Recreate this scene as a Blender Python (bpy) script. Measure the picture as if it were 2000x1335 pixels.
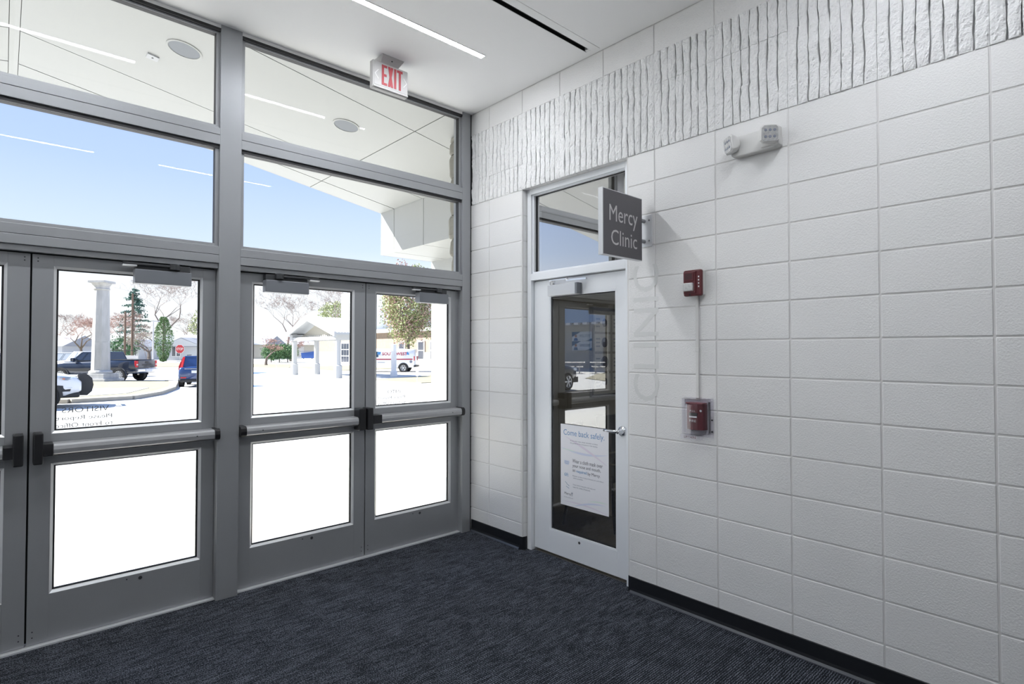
import bpy, math, random
from mathutils import Vector, Matrix
R = math.radians
for _o in list(bpy.data.objects): bpy.data.objects.remove(_o)
SC = bpy.context.scene
COL = SC.collection

# ------------------------------------------------------------------ camera
cam = bpy.data.cameras.new('camera'); cam_ob = bpy.data.objects.new('camera', cam); COL.objects.link(cam_ob)
cam.sensor_width = 36.0; cam.lens = 1088.4 / 2000.0 * 36.0
cam.shift_y = -0.0026; cam.clip_start = 0.05; cam.clip_end = 2000
cam_ob.location = (-3.035, -3.844, 1.569)
cam_ob.rotation_euler = (R(91.116), 0, R(-42.41))
SC.camera = cam_ob

# ------------------------------------------------------------------ sky, sun, exposure
world = bpy.data.worlds.new('sky'); SC.world = world; world.use_nodes = True
wn = world.node_tree; wn.nodes.clear()
w_out = wn.nodes.new('ShaderNodeOutputWorld'); w_bg = wn.nodes.new('ShaderNodeBackground')
w_tc = wn.nodes.new('ShaderNodeTexCoord'); w_sep = wn.nodes.new('ShaderNodeSeparateXYZ'); w_rmp = wn.nodes.new('ShaderNodeValToRGB')
wn.links.new(w_tc.outputs['Generated'], w_sep.inputs[0]); wn.links.new(w_sep.outputs['Z'], w_rmp.inputs[0])
wn.links.new(w_rmp.outputs[0], w_bg.inputs[0]); wn.links.new(w_bg.outputs[0], w_out.inputs[0])
_e = w_rmp.color_ramp.elements
_e[0].position = 0.0; _e[0].color = (0.98, 0.99, 1.0, 1)
_e[1].position = 1.0; _e[1].color = (0.20, 0.36, 0.78, 1)
for _p, _c in ((0.10, (0.90, 0.93, 1.0)), (0.17, (0.64, 0.75, 0.985)), (0.27, (0.49, 0.625, 0.955)), (0.42, (0.39, 0.525, 0.90))):
    _k = _e.new(_p); _k.color = (*_c, 1)
w_bg.inputs[1].default_value = 0.76
sun = bpy.data.lights.new('sun', 'SUN'); sun.energy = 11.0; sun.angle = R(0.6); sun.color = (1.0, 0.97, 0.925)
sun_ob = bpy.data.objects.new('sun', sun); COL.objects.link(sun_ob)
sun_ob.rotation_euler = Vector((1.0, -0.80, -1.0)).to_track_quat('-Z', 'Y').to_euler()
sun_ob.location = (-20, 20, 25)
VS = SC.view_settings
VS.view_transform = 'Standard'; VS.look = 'None'; VS.gamma = 1.0; VS.use_curve_mapping = False
VS.exposure = 0.70

# ------------------------------------------------------------------ materials
def nt_mat(name):
    m = bpy.data.materials.new(name); m.use_nodes = True
    n = m.node_tree; return m, n, n.nodes['Principled BSDF']
def mat(name, col, rough=0.5, metal=0.0, noise=0.0, nscale=8.0, bump=0.0, bscale=80.0, spec=0.5, emit=0.0, stretch=None, coat=0.0, objrand=0.0, bdist=0.004):
    m, n, b = nt_mat(name)
    b.inputs['Base Color'].default_value = (*col, 1); b.inputs['Roughness'].default_value = rough
    b.inputs['Metallic'].default_value = metal; b.inputs['Specular IOR Level'].default_value = spec
    b.inputs['Coat Weight'].default_value = coat
    if emit:
        b.inputs['Emission Color'].default_value = (*col, 1); b.inputs['Emission Strength'].default_value = emit
    L = n.links.new
    if noise or bump:
        tc = n.nodes.new('ShaderNodeTexCoord'); mp = n.nodes.new('ShaderNodeMapping'); L(tc.outputs['Object'], mp.inputs[0])
        if stretch: mp.inputs['Scale'].default_value = stretch
        oi = n.nodes.new('ShaderNodeObjectInfo'); ml = n.nodes.new('ShaderNodeMath'); ml.operation = 'MULTIPLY'; ml.inputs[1].default_value = 40
        L(oi.outputs['Random'], ml.inputs[0]); L(ml.outputs[0], mp.inputs['Location'])
    if noise:
        nz = n.nodes.new('ShaderNodeTexNoise'); nz.inputs['Scale'].default_value = nscale; nz.inputs['Detail'].default_value = 5
        L(mp.outputs[0], nz.inputs['Vector'])
        mx = n.nodes.new('ShaderNodeMix'); mx.data_type = 'RGBA'
        mx.inputs[6].default_value = (*[max(0, c * (1 - noise)) for c in col], 1); mx.inputs[7].default_value = (*[min(1, c * (1 + noise)) for c in col], 1)
        L(nz.outputs['Fac'], mx.inputs[0]); L(mx.outputs[2], b.inputs['Base Color'])
    if bump:
        nb = n.nodes.new('ShaderNodeTexNoise'); nb.inputs['Scale'].default_value = bscale; nb.inputs['Detail'].default_value = 3
        L(mp.outputs[0], nb.inputs['Vector'])
        bp = n.nodes.new('ShaderNodeBump'); bp.inputs['Strength'].default_value = bump; bp.inputs['Distance'].default_value = bdist
        L(nb.outputs['Fac'], bp.inputs['Height']); L(bp.outputs[0], b.inputs['Normal'])
    return m
def glass_mat(name, tint=(0.97, 0.985, 0.98), ior=1.5, boost=1.0):
    m = bpy.data.materials.new(name); m.use_nodes = True; n = m.node_tree; n.nodes.clear(); L = n.links.new
    o = n.nodes.new('ShaderNodeOutputMaterial'); mx = n.nodes.new('ShaderNodeMixShader'); t = n.nodes.new('ShaderNodeBsdfTransparent'); g = n.nodes.new('ShaderNodeBsdfGlossy')
    f = n.nodes.new('ShaderNodeFresnel'); f.inputs[0].default_value = ior
    ge = n.nodes.new('ShaderNodeNewGeometry'); s = n.nodes.new('ShaderNodeMath'); s.operation = 'SUBTRACT'; s.inputs[0].default_value = boost
    p = n.nodes.new('ShaderNodeMath'); p.operation = 'MULTIPLY'; q = n.nodes.new('ShaderNodeMath'); q.operation = 'MULTIPLY'; q.inputs[1].default_value = boost
    L(ge.outputs['Backfacing'], q.inputs[0]); L(q.outputs[0], s.inputs[1]); L(f.outputs[0], p.inputs[0]); L(s.outputs[0], p.inputs[1])
    t.inputs[0].default_value = (*tint, 1); g.inputs['Roughness'].default_value = 0.0
    L(p.outputs[0], mx.inputs[0]); L(t.outputs[0], mx.inputs[1]); L(g.outputs[0], mx.inputs[2]); L(mx.outputs[0], o.inputs[0])
    return m
M = {}
M['block'] = mat('painted_block', (0.80, 0.795, 0.79), 0.42, bump=0.5, bscale=130, bdist=0.004, noise=0.02, nscale=3)
M['mortar'] = mat('painted_joint', (0.72, 0.71, 0.70), 0.6)
M['split'] = mat('painted_split_face', (0.84, 0.84, 0.84), 0.6, bump=0.7, bscale=110, bdist=0.010, noise=0.04, nscale=30)
M['paint'] = mat('white_paint', (0.82, 0.82, 0.815), 0.55)
M['ceil'] = mat('ceiling_paint', (0.88, 0.88, 0.885), 0.7)
M['alum'] = mat('anodised_aluminium', (0.35, 0.36, 0.375), 0.40, metal=0.35, noise=0.05, nscale=6, stretch=(1, 1, 0.3))
M['alum_lt'] = mat('bright_aluminium', (0.70, 0.71, 0.73), 0.36, metal=0.35)  # on door glazing stops the pale tone stands in for caught light
M['panic'] = mat('panic_bar_metal', (0.46, 0.465, 0.48), 0.36, metal=0.4)
M['door_lt'] = mat('painted_pale_aluminium', (0.86, 0.88, 0.91), 0.40, metal=0.08)
M['gasket'] = mat('black_gasket', (0.012, 0.012, 0.014), 0.5)
M['glass'] = glass_mat('clear_glass', boost=0.32)
M['glass_c'] = glass_mat('clinic_glass', tint=(0.80, 0.81, 0.80), boost=14.0)
M['glass_d'] = glass_mat('clinic_door_glass', tint=(0.84, 0.85, 0.84), boost=6.5)
M['black'] = mat('black_plastic', (0.012, 0.012, 0.014), 0.38)
M['dark'] = mat('dark_bronze', (0.05, 0.052, 0.056), 0.45, metal=0.3)
M['closer'] = mat('closer_cover', (0.20, 0.21, 0.235), 0.42, metal=0.2)
M['base'] = mat('black_rubber', (0.010, 0.011, 0.014), 0.38)
M['base_toe'] = mat('rubber_toe_sheen', (0.05, 0.055, 0.07), 0.35)  # paler than the board: the toe's sheen put into its colour
M['chrome'] = mat('satin_chrome', (0.75, 0.76, 0.78), 0.18, metal=1.0)
M['led'] = mat('led_lens', (0.925, 0.955, 1.0), 0.5, emit=72.0)
M['slot'] = mat('slot_black', (0.006, 0.006, 0.006), 0.6)
M['plast'] = mat('white_plastic', (0.72, 0.715, 0.70), 0.42)
M['exit_face'] = mat('exit_sign_plastic', (0.47, 0.46, 0.455), 0.45)
M['exit_red'] = mat('exit_letters', (0.38, 0.045, 0.055), 0.5)
M['sign'] = mat('charcoal_sign', (0.125, 0.12, 0.13), 0.5)
M['sign_tx'] = mat('sign_letters', (0.62, 0.61, 0.61), 0.5)
M['ghost'] = mat('ghost_letter_paint', (0.705, 0.71, 0.70), 0.5)
M['red'] = mat('alarm_red', (0.115, 0.016, 0.022), 0.4)
M['red_lt'] = mat('pull_station_red', (0.20, 0.04, 0.05), 0.4)
M['lens'] = mat('strobe_lens', (0.75, 0.75, 0.74), 0.15, noise=0.5, nscale=60, metal=0.4)
M['clearp'] = glass_mat('clear_polycarbonate', tint=(0.965, 0.96, 0.98), boost=1.4)
M['poster'] = mat('poster_paper', (0.88, 0.88, 0.92), 0.4)
M['ink_blue'] = mat('ink_blue', (0.12, 0.26, 0.42), 0.6)
M['ink_dark'] = mat('ink_dark', (0.06, 0.06, 0.09), 0.6)
M['ink_teal'] = mat('ink_teal', (0.16, 0.34, 0.58), 0.6)
M['ink_gray'] = mat('ink_gray', (0.22, 0.24, 0.30), 0.6)
M['sw_blue'] = mat('swoosh_blue', (0.72, 0.76, 0.90), 0.5)
M['sw_pink'] = mat('swoosh_lilac', (0.82, 0.76, 0.86), 0.5)
M['sw_green'] = mat('swoosh_green', (0.76, 0.87, 0.80), 0.5)
M['vinyl'] = mat('vinyl_lettering', (0.20, 0.20, 0.205), 0.6)
M['white_ink'] = mat('white_ink', (0.75, 0.75, 0.75), 0.5)
# outdoors
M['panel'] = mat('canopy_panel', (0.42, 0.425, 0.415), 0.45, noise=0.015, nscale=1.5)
M['panel_gap'] = mat('canopy_joint', (0.10, 0.10, 0.10), 0.7)
M['stone'] = mat('buff_stone', (0.27, 0.26, 0.225), 0.85, noise=0.4, nscale=9, bump=0.6, bscale=30, bdist=0.01)
M['stonem'] = mat('stone_mortar', (0.20, 0.19, 0.17), 0.9)
M['conc'] = mat('pale_concrete', (0.60, 0.585, 0.55), 0.85, noise=0.06, nscale=0.9)
M['lot'] = mat('parking_concrete', (0.58, 0.57, 0.55), 0.9, noise=0.09, nscale=0.25)
M['curb'] = mat('curb_concrete', (0.40, 0.37, 0.32), 0.9, noise=0.15, nscale=4)
M['grass'] = mat('winter_grass', (0.30, 0.27, 0.185), 0.95, noise=0.35, nscale=2.5, bump=0.4, bscale=40, bdist=0.03)
M['limestone'] = mat('weathered_limestone', (0.47, 0.465, 0.46), 0.8, noise=0.30, nscale=3.0, stretch=(1.6, 1.6, 0.35), bump=0.3, bscale=20)
M['tire'] = mat('tyre_rubber', (0.02, 0.02, 0.022), 0.8)
M['rim'] = mat('alloy_rim', (0.62, 0.63, 0.65), 0.3, metal=0.6)
M['carglass'] = mat('tinted_car_glass', (0.05, 0.08, 0.11), 0.06, spec=0.9)
M['c_white'] = mat('white_car_paint', (0.78, 0.79, 0.81), 0.25, coat=0.5)
M['c_navy'] = mat('dark_navy_paint', (0.010, 0.018, 0.040), 0.18, coat=1.0)
M['c_blue'] = mat('blue_car_paint', (0.02, 0.05, 0.16), 0.2, coat=1.0)
M['c_gray'] = mat('silver_car_paint', (0.30, 0.33, 0.37), 0.25, coat=0.6)
M['c_black'] = mat('black_car_paint', (0.012, 0.012, 0.013), 0.2, coat=0.8)
M['plasticb'] = mat('car_black_trim', (0.02, 0.021, 0.024), 0.55)
M['tail'] = mat('tail_lamp_red', (0.55, 0.02, 0.03), 0.2)
M['head'] = mat('head_lamp', (0.55, 0.62, 0.70), 0.1, metal=0.3)
M['amber'] = mat('amber_lamp', (0.7, 0.2, 0.08), 0.3)
M['bark'] = mat('grey_bark', (0.17, 0.14, 0.125), 0.9, noise=0.3, nscale=6)
M['twig'] = mat('pale_twig_bark', (0.27, 0.22, 0.20), 0.9, noise=0.25, nscale=3)
M['bark2'] = mat('pinkish_twig_bark', (0.34, 0.22, 0.19), 0.9, noise=0.25, nscale=3)
M['pine'] = mat('blue_green_needles', (0.07, 0.15, 0.12), 0.8, noise=0.4, nscale=1.2)
M['ivy'] = mat('ivy_leaves', (0.10, 0.19, 0.06), 0.7, noise=0.5, nscale=1.5)
M['leafg'] = mat('autumn_green_leaves', (0.30, 0.34, 0.15), 0.7, noise=0.5, nscale=0.8)
M['leafp'] = mat('autumn_pink_leaves', (0.44, 0.29, 0.25), 0.7, noise=0.4, nscale=0.8)
M['hedge'] = mat('hedge_leaves', (0.07, 0.16, 0.07), 0.7, noise=0.5, nscale=1.0)
M['brick'] = mat('buff_brick', (0.28, 0.22, 0.175), 0.85, noise=0.25, nscale=2.5)
M['porch'] = mat('porch_white', (0.50, 0.505, 0.51), 0.6)
M['housew'] = mat('house_siding_white', (0.50, 0.51, 0.53), 0.7)
M['housey'] = mat('house_siding_cream', (0.46, 0.43, 0.36), 0.7)
M['roof'] = mat('grey_roof', (0.30, 0.31, 0.34), 0.85, noise=0.2, nscale=2)
M['metalroof'] = mat('pale_metal_roof', (0.46, 0.475, 0.49), 0.5, metal=0.1)
M['blueroof'] = mat('blue_metal_roof', (0.34, 0.46, 0.66), 0.4, metal=0.3)
M['window'] = mat('dark_window', (0.05, 0.055, 0.075), 0.1, spec=0.8)
M['pole'] = mat('weathered_wood_pole', (0.16, 0.11, 0.085), 0.9)
M['pole_lt'] = mat('galvanised_pole', (0.50, 0.50, 0.52), 0.5, metal=0.4)
M['stopred'] = mat('stop_sign_red', (0.45, 0.02, 0.03), 0.5)
M['bluep'] = mat('patch_blue', (0.03, 0.11, 0.40), 0.8)
M['bluebin'] = mat('blue_plastic', (0.03, 0.09, 0.32), 0.5)
M['grey_bin'] = mat('grey_bin_plastic', (0.22, 0.235, 0.26), 0.6)
M['orange'] = mat('pale_orange', (0.62, 0.30, 0.20), 0.6)
M['vanred'] = mat('van_red_vinyl', (0.30, 0.02, 0.05), 0.5)
M['vanblue'] = mat('van_blue_vinyl', (0.05, 0.20, 0.45), 0.5)
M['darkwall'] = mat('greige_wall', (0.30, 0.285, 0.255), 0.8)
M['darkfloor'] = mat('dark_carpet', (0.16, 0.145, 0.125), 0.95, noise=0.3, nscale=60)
M['greywall'] = mat('grey_facade', (0.55, 0.54, 0.52), 0.85, noise=0.1, nscale=3)
M['tabletop'] = mat('pale_table_board', (0.70, 0.66, 0.62), 0.6)
M['banner'] = mat('banner_white', (0.72, 0.78, 0.83), 0.6)
M['banner_b'] = mat('banner_blue', (0.10, 0.22, 0.36), 0.6)
M['skin'] = mat('printed_skin', (0.52, 0.30, 0.26), 0.7)
# carpet: dark ribs running along X with pale flecks
m, n, b = nt_mat('carpet'); L = n.links.new
tc = n.nodes.new('ShaderNodeTexCoord'); mp = n.nodes.new('ShaderNodeMapping'); mp.inputs['Scale'].default_value = (9, 70, 9)
oi = n.nodes.new('ShaderNodeObjectInfo'); ml = n.nodes.new('ShaderNodeMath'); ml.operation = 'MULTIPLY'; ml.inputs[1].default_value = 70
L(oi.outputs['Random'], ml.inputs[0]); L(ml.outputs[0], mp.inputs['Location']); L(tc.outputs['Object'], mp.inputs[0])
n1 = n.nodes.new('ShaderNodeTexNoise'); n1.inputs['Scale'].default_value = 1.0; n1.inputs['Detail'].default_value = 3; n1.inputs['Roughness'].default_value = 0.7; L(mp.outputs[0], n1.inputs['Vector'])
n2 = n.nodes.new('ShaderNodeTexNoise'); n2.inputs['Scale'].default_value = 170; n2.inputs['Detail'].default_value = 2; L(tc.outputs['Object'], n2.inputs['Vector'])
wv = n.nodes.new('ShaderNodeTexWave'); wv.wave_type = 'BANDS'; wv.bands_direction = 'Y'; wv.inputs['Scale'].default_value = 27.0; wv.inputs['Distortion'].default_value = 1.6; wv.inputs['Detail'].default_value = 2.0; wv.inputs['Detail Scale'].default_value = 1.2
L(tc.outputs['Object'], wv.inputs['Vector'])
n3 = n.nodes.new('ShaderNodeTexNoise'); n3.inputs['Scale'].default_value = 5.0; n3.inputs['Detail'].default_value = 2; L(tc.outputs['Object'], n3.inputs['Vector'])
def lin(a, k, c=None):
    o_ = n.nodes.new('ShaderNodeMath'); o_.operation = 'MULTIPLY_ADD'; o_.inputs[1].default_value = k; L(a, o_.inputs[0])
    if c is None: o_.inputs[2].default_value = 0.0
    else: L(c, o_.inputs[2])
    return o_.outputs[0]
mlt = n.nodes.new('ShaderNodeMath'); mlt.operation = 'MULTIPLY'; L(wv.outputs['Fac'], mlt.inputs[0]); L(n1.outputs['Fac'], mlt.inputs[1])
v_ = lin(n3.outputs['Fac'], 0.12, lin(n2.outputs['Fac'], 0.80, lin(wv.outputs['Fac'], 0.18, lin(n1.outputs['Fac'], 0.38))))
class _A: outputs = [v_]
ad = _A
cr = n.nodes.new('ShaderNodeValToRGB'); L(ad.outputs[0], cr.inputs[0])
cr.color_ramp.elements[0].position = 0.665; cr.color_ramp.elements[0].color = (0.006, 0.007, 0.009, 1)
cr.color_ramp.elements[1].position = 0.90; cr.color_ramp.elements[1].color = (0.17, 0.185, 0.225, 1)
_k = cr.color_ramp.elements.new(0.765); _k.color = (0.022, 0.025, 0.033, 1)
L(cr.outputs[0], b.inputs['Base Color']); b.inputs['Roughness'].default_value = 0.95; b.inputs['Specular IOR Level'].default_value = 0.2
bp = n.nodes.new('ShaderNodeBump'); bp.inputs['Strength'].default_value = 0.6; bp.inputs['Distance'].default_value = 0.004; L(ad.outputs[0], bp.inputs['Height']); L(bp.outputs[0], b.inputs['Normal'])
M['carpet'] = m

# ------------------------------------------------------------------ mesh helpers
ORG = {}
class MB:
    """collects shapes, then builds ONE mesh object"""
    def __init__(s): s.v = []; s.f = []
    def add(s, vs, fs):
        o = len(s.v); s.v += [tuple(p) for p in vs]; s.f += [tuple(i + o for i in f) for f in fs]; return s
    def box(s, x0, x1, y0, y1, z0, z1):
        x0, x1 = min(x0, x1), max(x0, x1); y0, y1 = min(y0, y1), max(y0, y1); z0, z1 = min(z0, z1), max(z0, z1)
        return s.add([(x0, y0, z0), (x1, y0, z0), (x1, y1, z0), (x0, y1, z0), (x0, y0, z1), (x1, y0, z1), (x1, y1, z1), (x0, y1, z1)],
                     [(3, 2, 1, 0), (4, 5, 6, 7), (0, 1, 5, 4), (1, 2, 6, 5), (2, 3, 7, 6), (3, 0, 4, 7)])
    def prism(s, poly, d, axis='z', a=0.0):
        """polygon extruded: axis z -> poly (x,y), axis y -> poly (x,z), axis x -> poly (y,z); from a to a+d"""
        n = len(poly)
        def P(p, t):
            return (p[0], p[1], t) if axis == 'z' else (p[0], t, p[1]) if axis == 'y' else (t, p[0], p[1])
        vs = [P(p, a) for p in poly] + [P(p, a + d) for p in poly]
        fs = [tuple(range(n)), tuple(range(2 * n - 1, n - 1, -1))] + [(i + n, (i + 1) % n + n, (i + 1) % n, i) for i in range(n)]
        ar = sum(poly[i][0] * poly[(i + 1) % n][1] - poly[(i + 1) % n][0] * poly[i][1] for i in range(n))
        flip = (ar > 0) != (d < 0)
        if axis == 'y': flip = not flip
        if flip: fs = [tuple(reversed(f)) for f in fs]
        return s.add(vs, fs)
    def tube(s, p, q, r0, r1=None, n=10, cap=True):
        r1 = r0 if r1 is None else r1; p = Vector(p); q = Vector(q); d = (q - p)
        if d.length < 1e-9: return s
        d.normalize(); a = d.orthogonal().normalized(); b = d.cross(a)
        vs = [p + (a * math.cos(2 * math.pi * i / n) + b * math.sin(2 * math.pi * i / n)) * r0 for i in range(n)] + \
             [q + (a * math.cos(2 * math.pi * i / n) + b * math.sin(2 * math.pi * i / n)) * r1 for i in range(n)]
        fs = [(i, (i + 1) % n, (i + 1) % n + n, i + n) for i in range(n)]
        if cap: fs += [tuple(range(n - 1, -1, -1)), tuple(range(n, 2 * n))]
        return s.add(vs, fs)
    def lathe(s, prof, c=(0, 0, 0), n=24, axis='z'):
        """prof (r,h) from bottom to top around axis through c"""
        vs = []
        for r, h in prof:
            for i in range(n):
                t = 2 * math.pi * i / n; x, y = r * math.cos(t), r * math.sin(t)
                vs.append((c[0] + x, c[1] + y, c[2] + h) if axis == 'z' else (c[0] + x, c[1] - h, c[2] + y) if axis == 'y' else (c[0] + h, c[1] + x, c[2] + y))
        m = len(prof)
        fs = [(j * n + i, j * n + (i + 1) % n, (j + 1) * n + (i + 1) % n, (j + 1) * n + i) for j in range(m - 1) for i in range(n)]
        fs += [tuple(range(n - 1, -1, -1)), tuple(range((m - 1) * n, m * n))]
        return s.add(vs, fs)
    def loft(s, rings, cap=True):
        n = len(rings[0]); o = []
        for r in rings: o += list(r)
        fs = [(j * n + i, j * n + (i + 1) % n, (j + 1) * n + (i + 1) % n, (j + 1) * n + i) for j in range(len(rings) - 1) for i in range(n)]
        if cap: fs += [tuple(range(n - 1, -1, -1)), tuple(range((len(rings) - 1) * n, len(rings) * n))]
        return s.add(o, fs)
    def mesh(s, name, org=(0, 0, 0)):
        me = bpy.data.meshes.new(name)
        me.from_pydata([(x - org[0], y - org[1], z - org[2]) for x, y, z in s.v], [], s.f); me.update(); return me
    def build(s, name, m, parent=None, bevel=0.0, smooth=False, label=None, kind=None, seg=2):
        org = ORG.get(parent.name, (0, 0, 0)) if parent else (0, 0, 0)
        me = s.mesh(name, org); me.materials.append(M[m] if isinstance(m, str) else m)
        o = bpy.data.objects.new(name, me); COL.objects.link(o)
        if parent: o.parent = parent; ORG[o.name] = org
        if smooth: me.polygons.foreach_set('use_smooth', [True] * len(me.polygons))
        if bevel:
            bv = o.modifiers.new('bevel', 'BEVEL'); bv.width = bevel; bv.segments = seg; bv.limit_method = 'ANGLE'; bv.angle_limit = R(35)
        if label: o['label'] = label
        if kind: o['kind'] = kind
        return o
def tag(o, label, cat, group=None, kind=None):
    o['label'] = label; o['category'] = cat
    if group: o['group'] = group
    if kind: o['kind'] = kind
    return o
def thing(name, label, cat, loc=(0, 0, 0), rz=None, group=None, kind=None):
    """Empty at the thing's base. rz None: parts are given in world coordinates; else in the thing's own frame"""
    o = bpy.data.objects.new(name, None); COL.objects.link(o); o.empty_display_size = 0.1; o.location = loc
    if rz is None: ORG[o.name] = tuple(loc)
    else: o.rotation_euler = (0, 0, rz); ORG[o.name] = (0, 0, 0)
    return tag(o, label, cat, group, kind)
def box(name, m, parent, x0, x1, y0, y1, z0, z1, bevel=0.0, **k):
    return MB().box(x0, x1, y0, y1, z0, z1).build(name, m, parent, bevel, **k)
def text(name, s, m, parent, c, w, h, ax=(1, 0, 0), ay=(0, 0, 1), ext=0.0006, bold=0.0, label=None):
    """flat lettering centred at c, fitted to width w and height h; ax text direction, ay up; c in world (or thing) coordinates"""
    cu = bpy.data.curves.new(name, 'FONT'); cu.body = s; cu.align_x = 'CENTER'; cu.size = 1.0; cu.offset = bold; cu.resolution_u = 3
    to = bpy.data.objects.new('tmp_text', cu); COL.objects.link(to)
    me = bpy.data.meshes.new_from_object(to.evaluated_get(bpy.context.evaluated_depsgraph_get()))
    bpy.data.objects.remove(to); bpy.data.curves.remove(cu)
    xs = [v.co.x for v in me.vertices]; ys = [v.co.y for v in me.vertices]
    cx, cy = (min(xs) + max(xs)) / 2, (min(ys) + max(ys)) / 2; sx = w / (max(xs) - min(xs)); sy = (h / (max(ys) - min(ys))) if h else sx
    org = ORG.get(parent.name, (0, 0, 0)) if parent else (0, 0, 0)
    ax = Vector(ax); ay = Vector(ay); nn = ax.cross(ay); c0 = Vector(c) - Vector(org)
    fr = [c0 + ax * ((v.co.x - cx) * sx) + ay * ((v.co.y - cy) * sy) + nn * ext for v in me.vertices]
    for v, p in zip(me.vertices, fr): v.co = p
    me.update(); me.name = name; me.materials.clear(); me.materials.append(M[m])
    o = bpy.data.objects.new(name, me); COL.objects.link(o)
    if parent: o.parent = parent; ORG[o.name] = org
    if label: o['label'] = label
    return o
def copy_part(o, parent, loc=None):
    c = o.copy(); COL.objects.link(c); c.parent = parent
    if loc is not None: c.location = loc
    return c
# ================================================================== the room: floor, ceiling, walls
CZ = 3.645                       # ceiling height
JY = lambda i: -0.237 - 0.4064 * i   # vertical joints of the block wall
H = 0.2032                       # course height
rng = random.Random(4)
# floor slab with carpet tiles
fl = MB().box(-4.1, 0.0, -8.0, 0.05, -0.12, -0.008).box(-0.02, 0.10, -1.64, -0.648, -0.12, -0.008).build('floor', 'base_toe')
tag(fl, 'dark blue-grey ribbed carpet tile floor of the entrance', 'floor', kind='structure')
tiles = {}
T = 0.6096
def carpet_tile(x0, x1, y0, y1):
    k = (round(x1 - x0, 3), round(y1 - y0, 3))
    if k not in tiles:
        me = MB().box(0.0004, k[0] - 0.0004, 0.0004, k[1] - 0.0004, -0.008, 0.0).mesh('carpet_tile'); me.materials.append(M['carpet']); tiles[k] = me
    o = bpy.data.objects.new('carpet_tile', tiles[k]); COL.objects.link(o); o.parent = fl; o.location = (x0, y0, 0)
ys = [0.05, -0.35]
while ys[-1] > -8.0: ys.append(max(-8.0, ys[-1] - T))
xs = [0.0, -0.42]
while xs[-1] > -4.1: xs.append(max(-4.1, xs[-1] - T))
for a in range(len(xs) - 1):
    for c in range(len(ys) - 1):
        carpet_tile(xs[a + 1], xs[a], ys[c + 1], ys[c])
carpet_tile(0.0, 0.085, -1.64, -0.648)
# ceiling with a recessed air slot and a hairline panel joint
ce = MB()
ce.box(-4.1, 0.0, -1.35, 0.12, CZ, CZ + 0.12)
ce.box(-0.058, 0.0, -1.39, -1.35, CZ, CZ + 0.12).box(-4.1, -3.6, -1.39, -1.35, CZ, CZ + 0.12)
ce.box(-4.1, 0.0, -1.448, -1.39, CZ, CZ + 0.12)
ce.box(-0.03, 0.0, -1.452, -1.448, CZ, CZ + 0.12)
ce.box(-4.1, 0.0, -8.0, -1.452, CZ, CZ + 0.12)
ceo = ce.build('ceiling', 'ceil'); tag(ceo, 'smooth white plaster ceiling of the entrance', 'ceiling', kind='structure')
box('roof_deck', 'ceil', ceo, -4.4, 0.3, -8.2, 0.12, CZ + 0.20, CZ + 0.30)
sl = MB().box(-3.6, -0.058, -1.390, -1.388, CZ + 0.002, CZ + 0.09).box(-3.6, -0.058, -1.352, -1.350, CZ + 0.002, CZ + 0.09).box(-3.6, -0.058, -1.388, -1.352, CZ + 0.085, CZ + 0.09).build('air_slot', 'slot', ceo, label='long black linear air slot')
box('blade', 'slot', sl, -3.6, -0.075, -1.372, -1.369, CZ + 0.012, CZ + 0.06)
box('end_cap', 'paint', sl, -0.072, -0.058, -1.388, -1.352, CZ + 0.004, CZ + 0.07)
# plain walls out of the picture
wl = MB().box(-4.3, -4.1, -8.0, 0.1, -0.1, CZ + 0.15).build('wall_left', 'paint'); tag(wl, 'plain white wall on the far left of the entrance', 'wall', kind='structure')
wb = MB().box(-4.3, 0.2, -8.2, -8.0, -0.1, CZ + 0.15).build('wall_back', 'paint'); tag(wb, 'plain white wall behind the entrance', 'wall', kind='structure')
# ---- block wall
wr = MB()
wr.box(0.004, 0.19, -0.640, 0.12, -0.1, 14 * H).box(0.004, 0.19, -8.0, -1.647, -0.1, 14 * H)
wr.box(0.036, 0.19, -8.0, 0.12, 14 * H, 17 * H).box(0.004, 0.19, -8.0, 0.12, 17 * H, CZ + 0.1)
wro = wr.build('wall_right', 'mortar'); tag(wro, 'white painted concrete block wall with a rough ribbed band near the ceiling', 'wall', kind='structure')
bcache = {}
def block(y_hi, y_lo, z0, z1, bull=None):
    """one block face, y_hi nearer the glass; bull 'lo'/'hi' rounds that vertical edge"""
    w = y_hi - y_lo; h = z1 - z0; k = (round(w, 3), round(h, 3), bull); g = 0.0038; r = 0.028
    if k not in bcache:
        x1 = 0.188
        a, c = (g if bull != 'lo' else 0.0), (w - g if bull != 'hi' else w)
        poly = []
        if bull == 'lo': poly += [(r - r * math.cos(t), a + r - r * math.sin(t)) for t in [R(90 - 15 * i) for i in range(7)]]
        else: poly += [(0, a)]
        if bull == 'hi': poly += [(r - r * math.cos(t), c - r + r * math.sin(t)) for t in [R(15 * i) for i in range(7)]]
        else: poly += [(0, c)]
        poly += [(x1, c), (x1, a)]
        mb = MB().prism(poly, h - 2 * g, 'z', g); me = mb.mesh('concrete_block'); me.materials.append(M['block']); bcache[k] = me
    o = bpy.data.objects.new('concrete_block', bcache[k]); COL.objects.link(o); o.parent = wro; o.location = (rng.uniform(-0.0006, 0.0006), y_lo, z0)
    bv = o.modifiers.new('bevel', 'BEVEL'); bv.width = 0.003; bv.segments = 2; bv.limit_method = 'ANGLE'; bv.angle_limit = R(40)
for j in range(14):
    z0, z1 = j * H, (j + 1) * H
    block(0.04, JY(0), z0, z1); block(JY(0), JY(1), z0, z1, 'lo')
    block(-1.643, JY(4), z0, z1, 'hi')
    for i in range(4, 12): block(JY(i), JY(i + 1), z0, z1)
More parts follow.
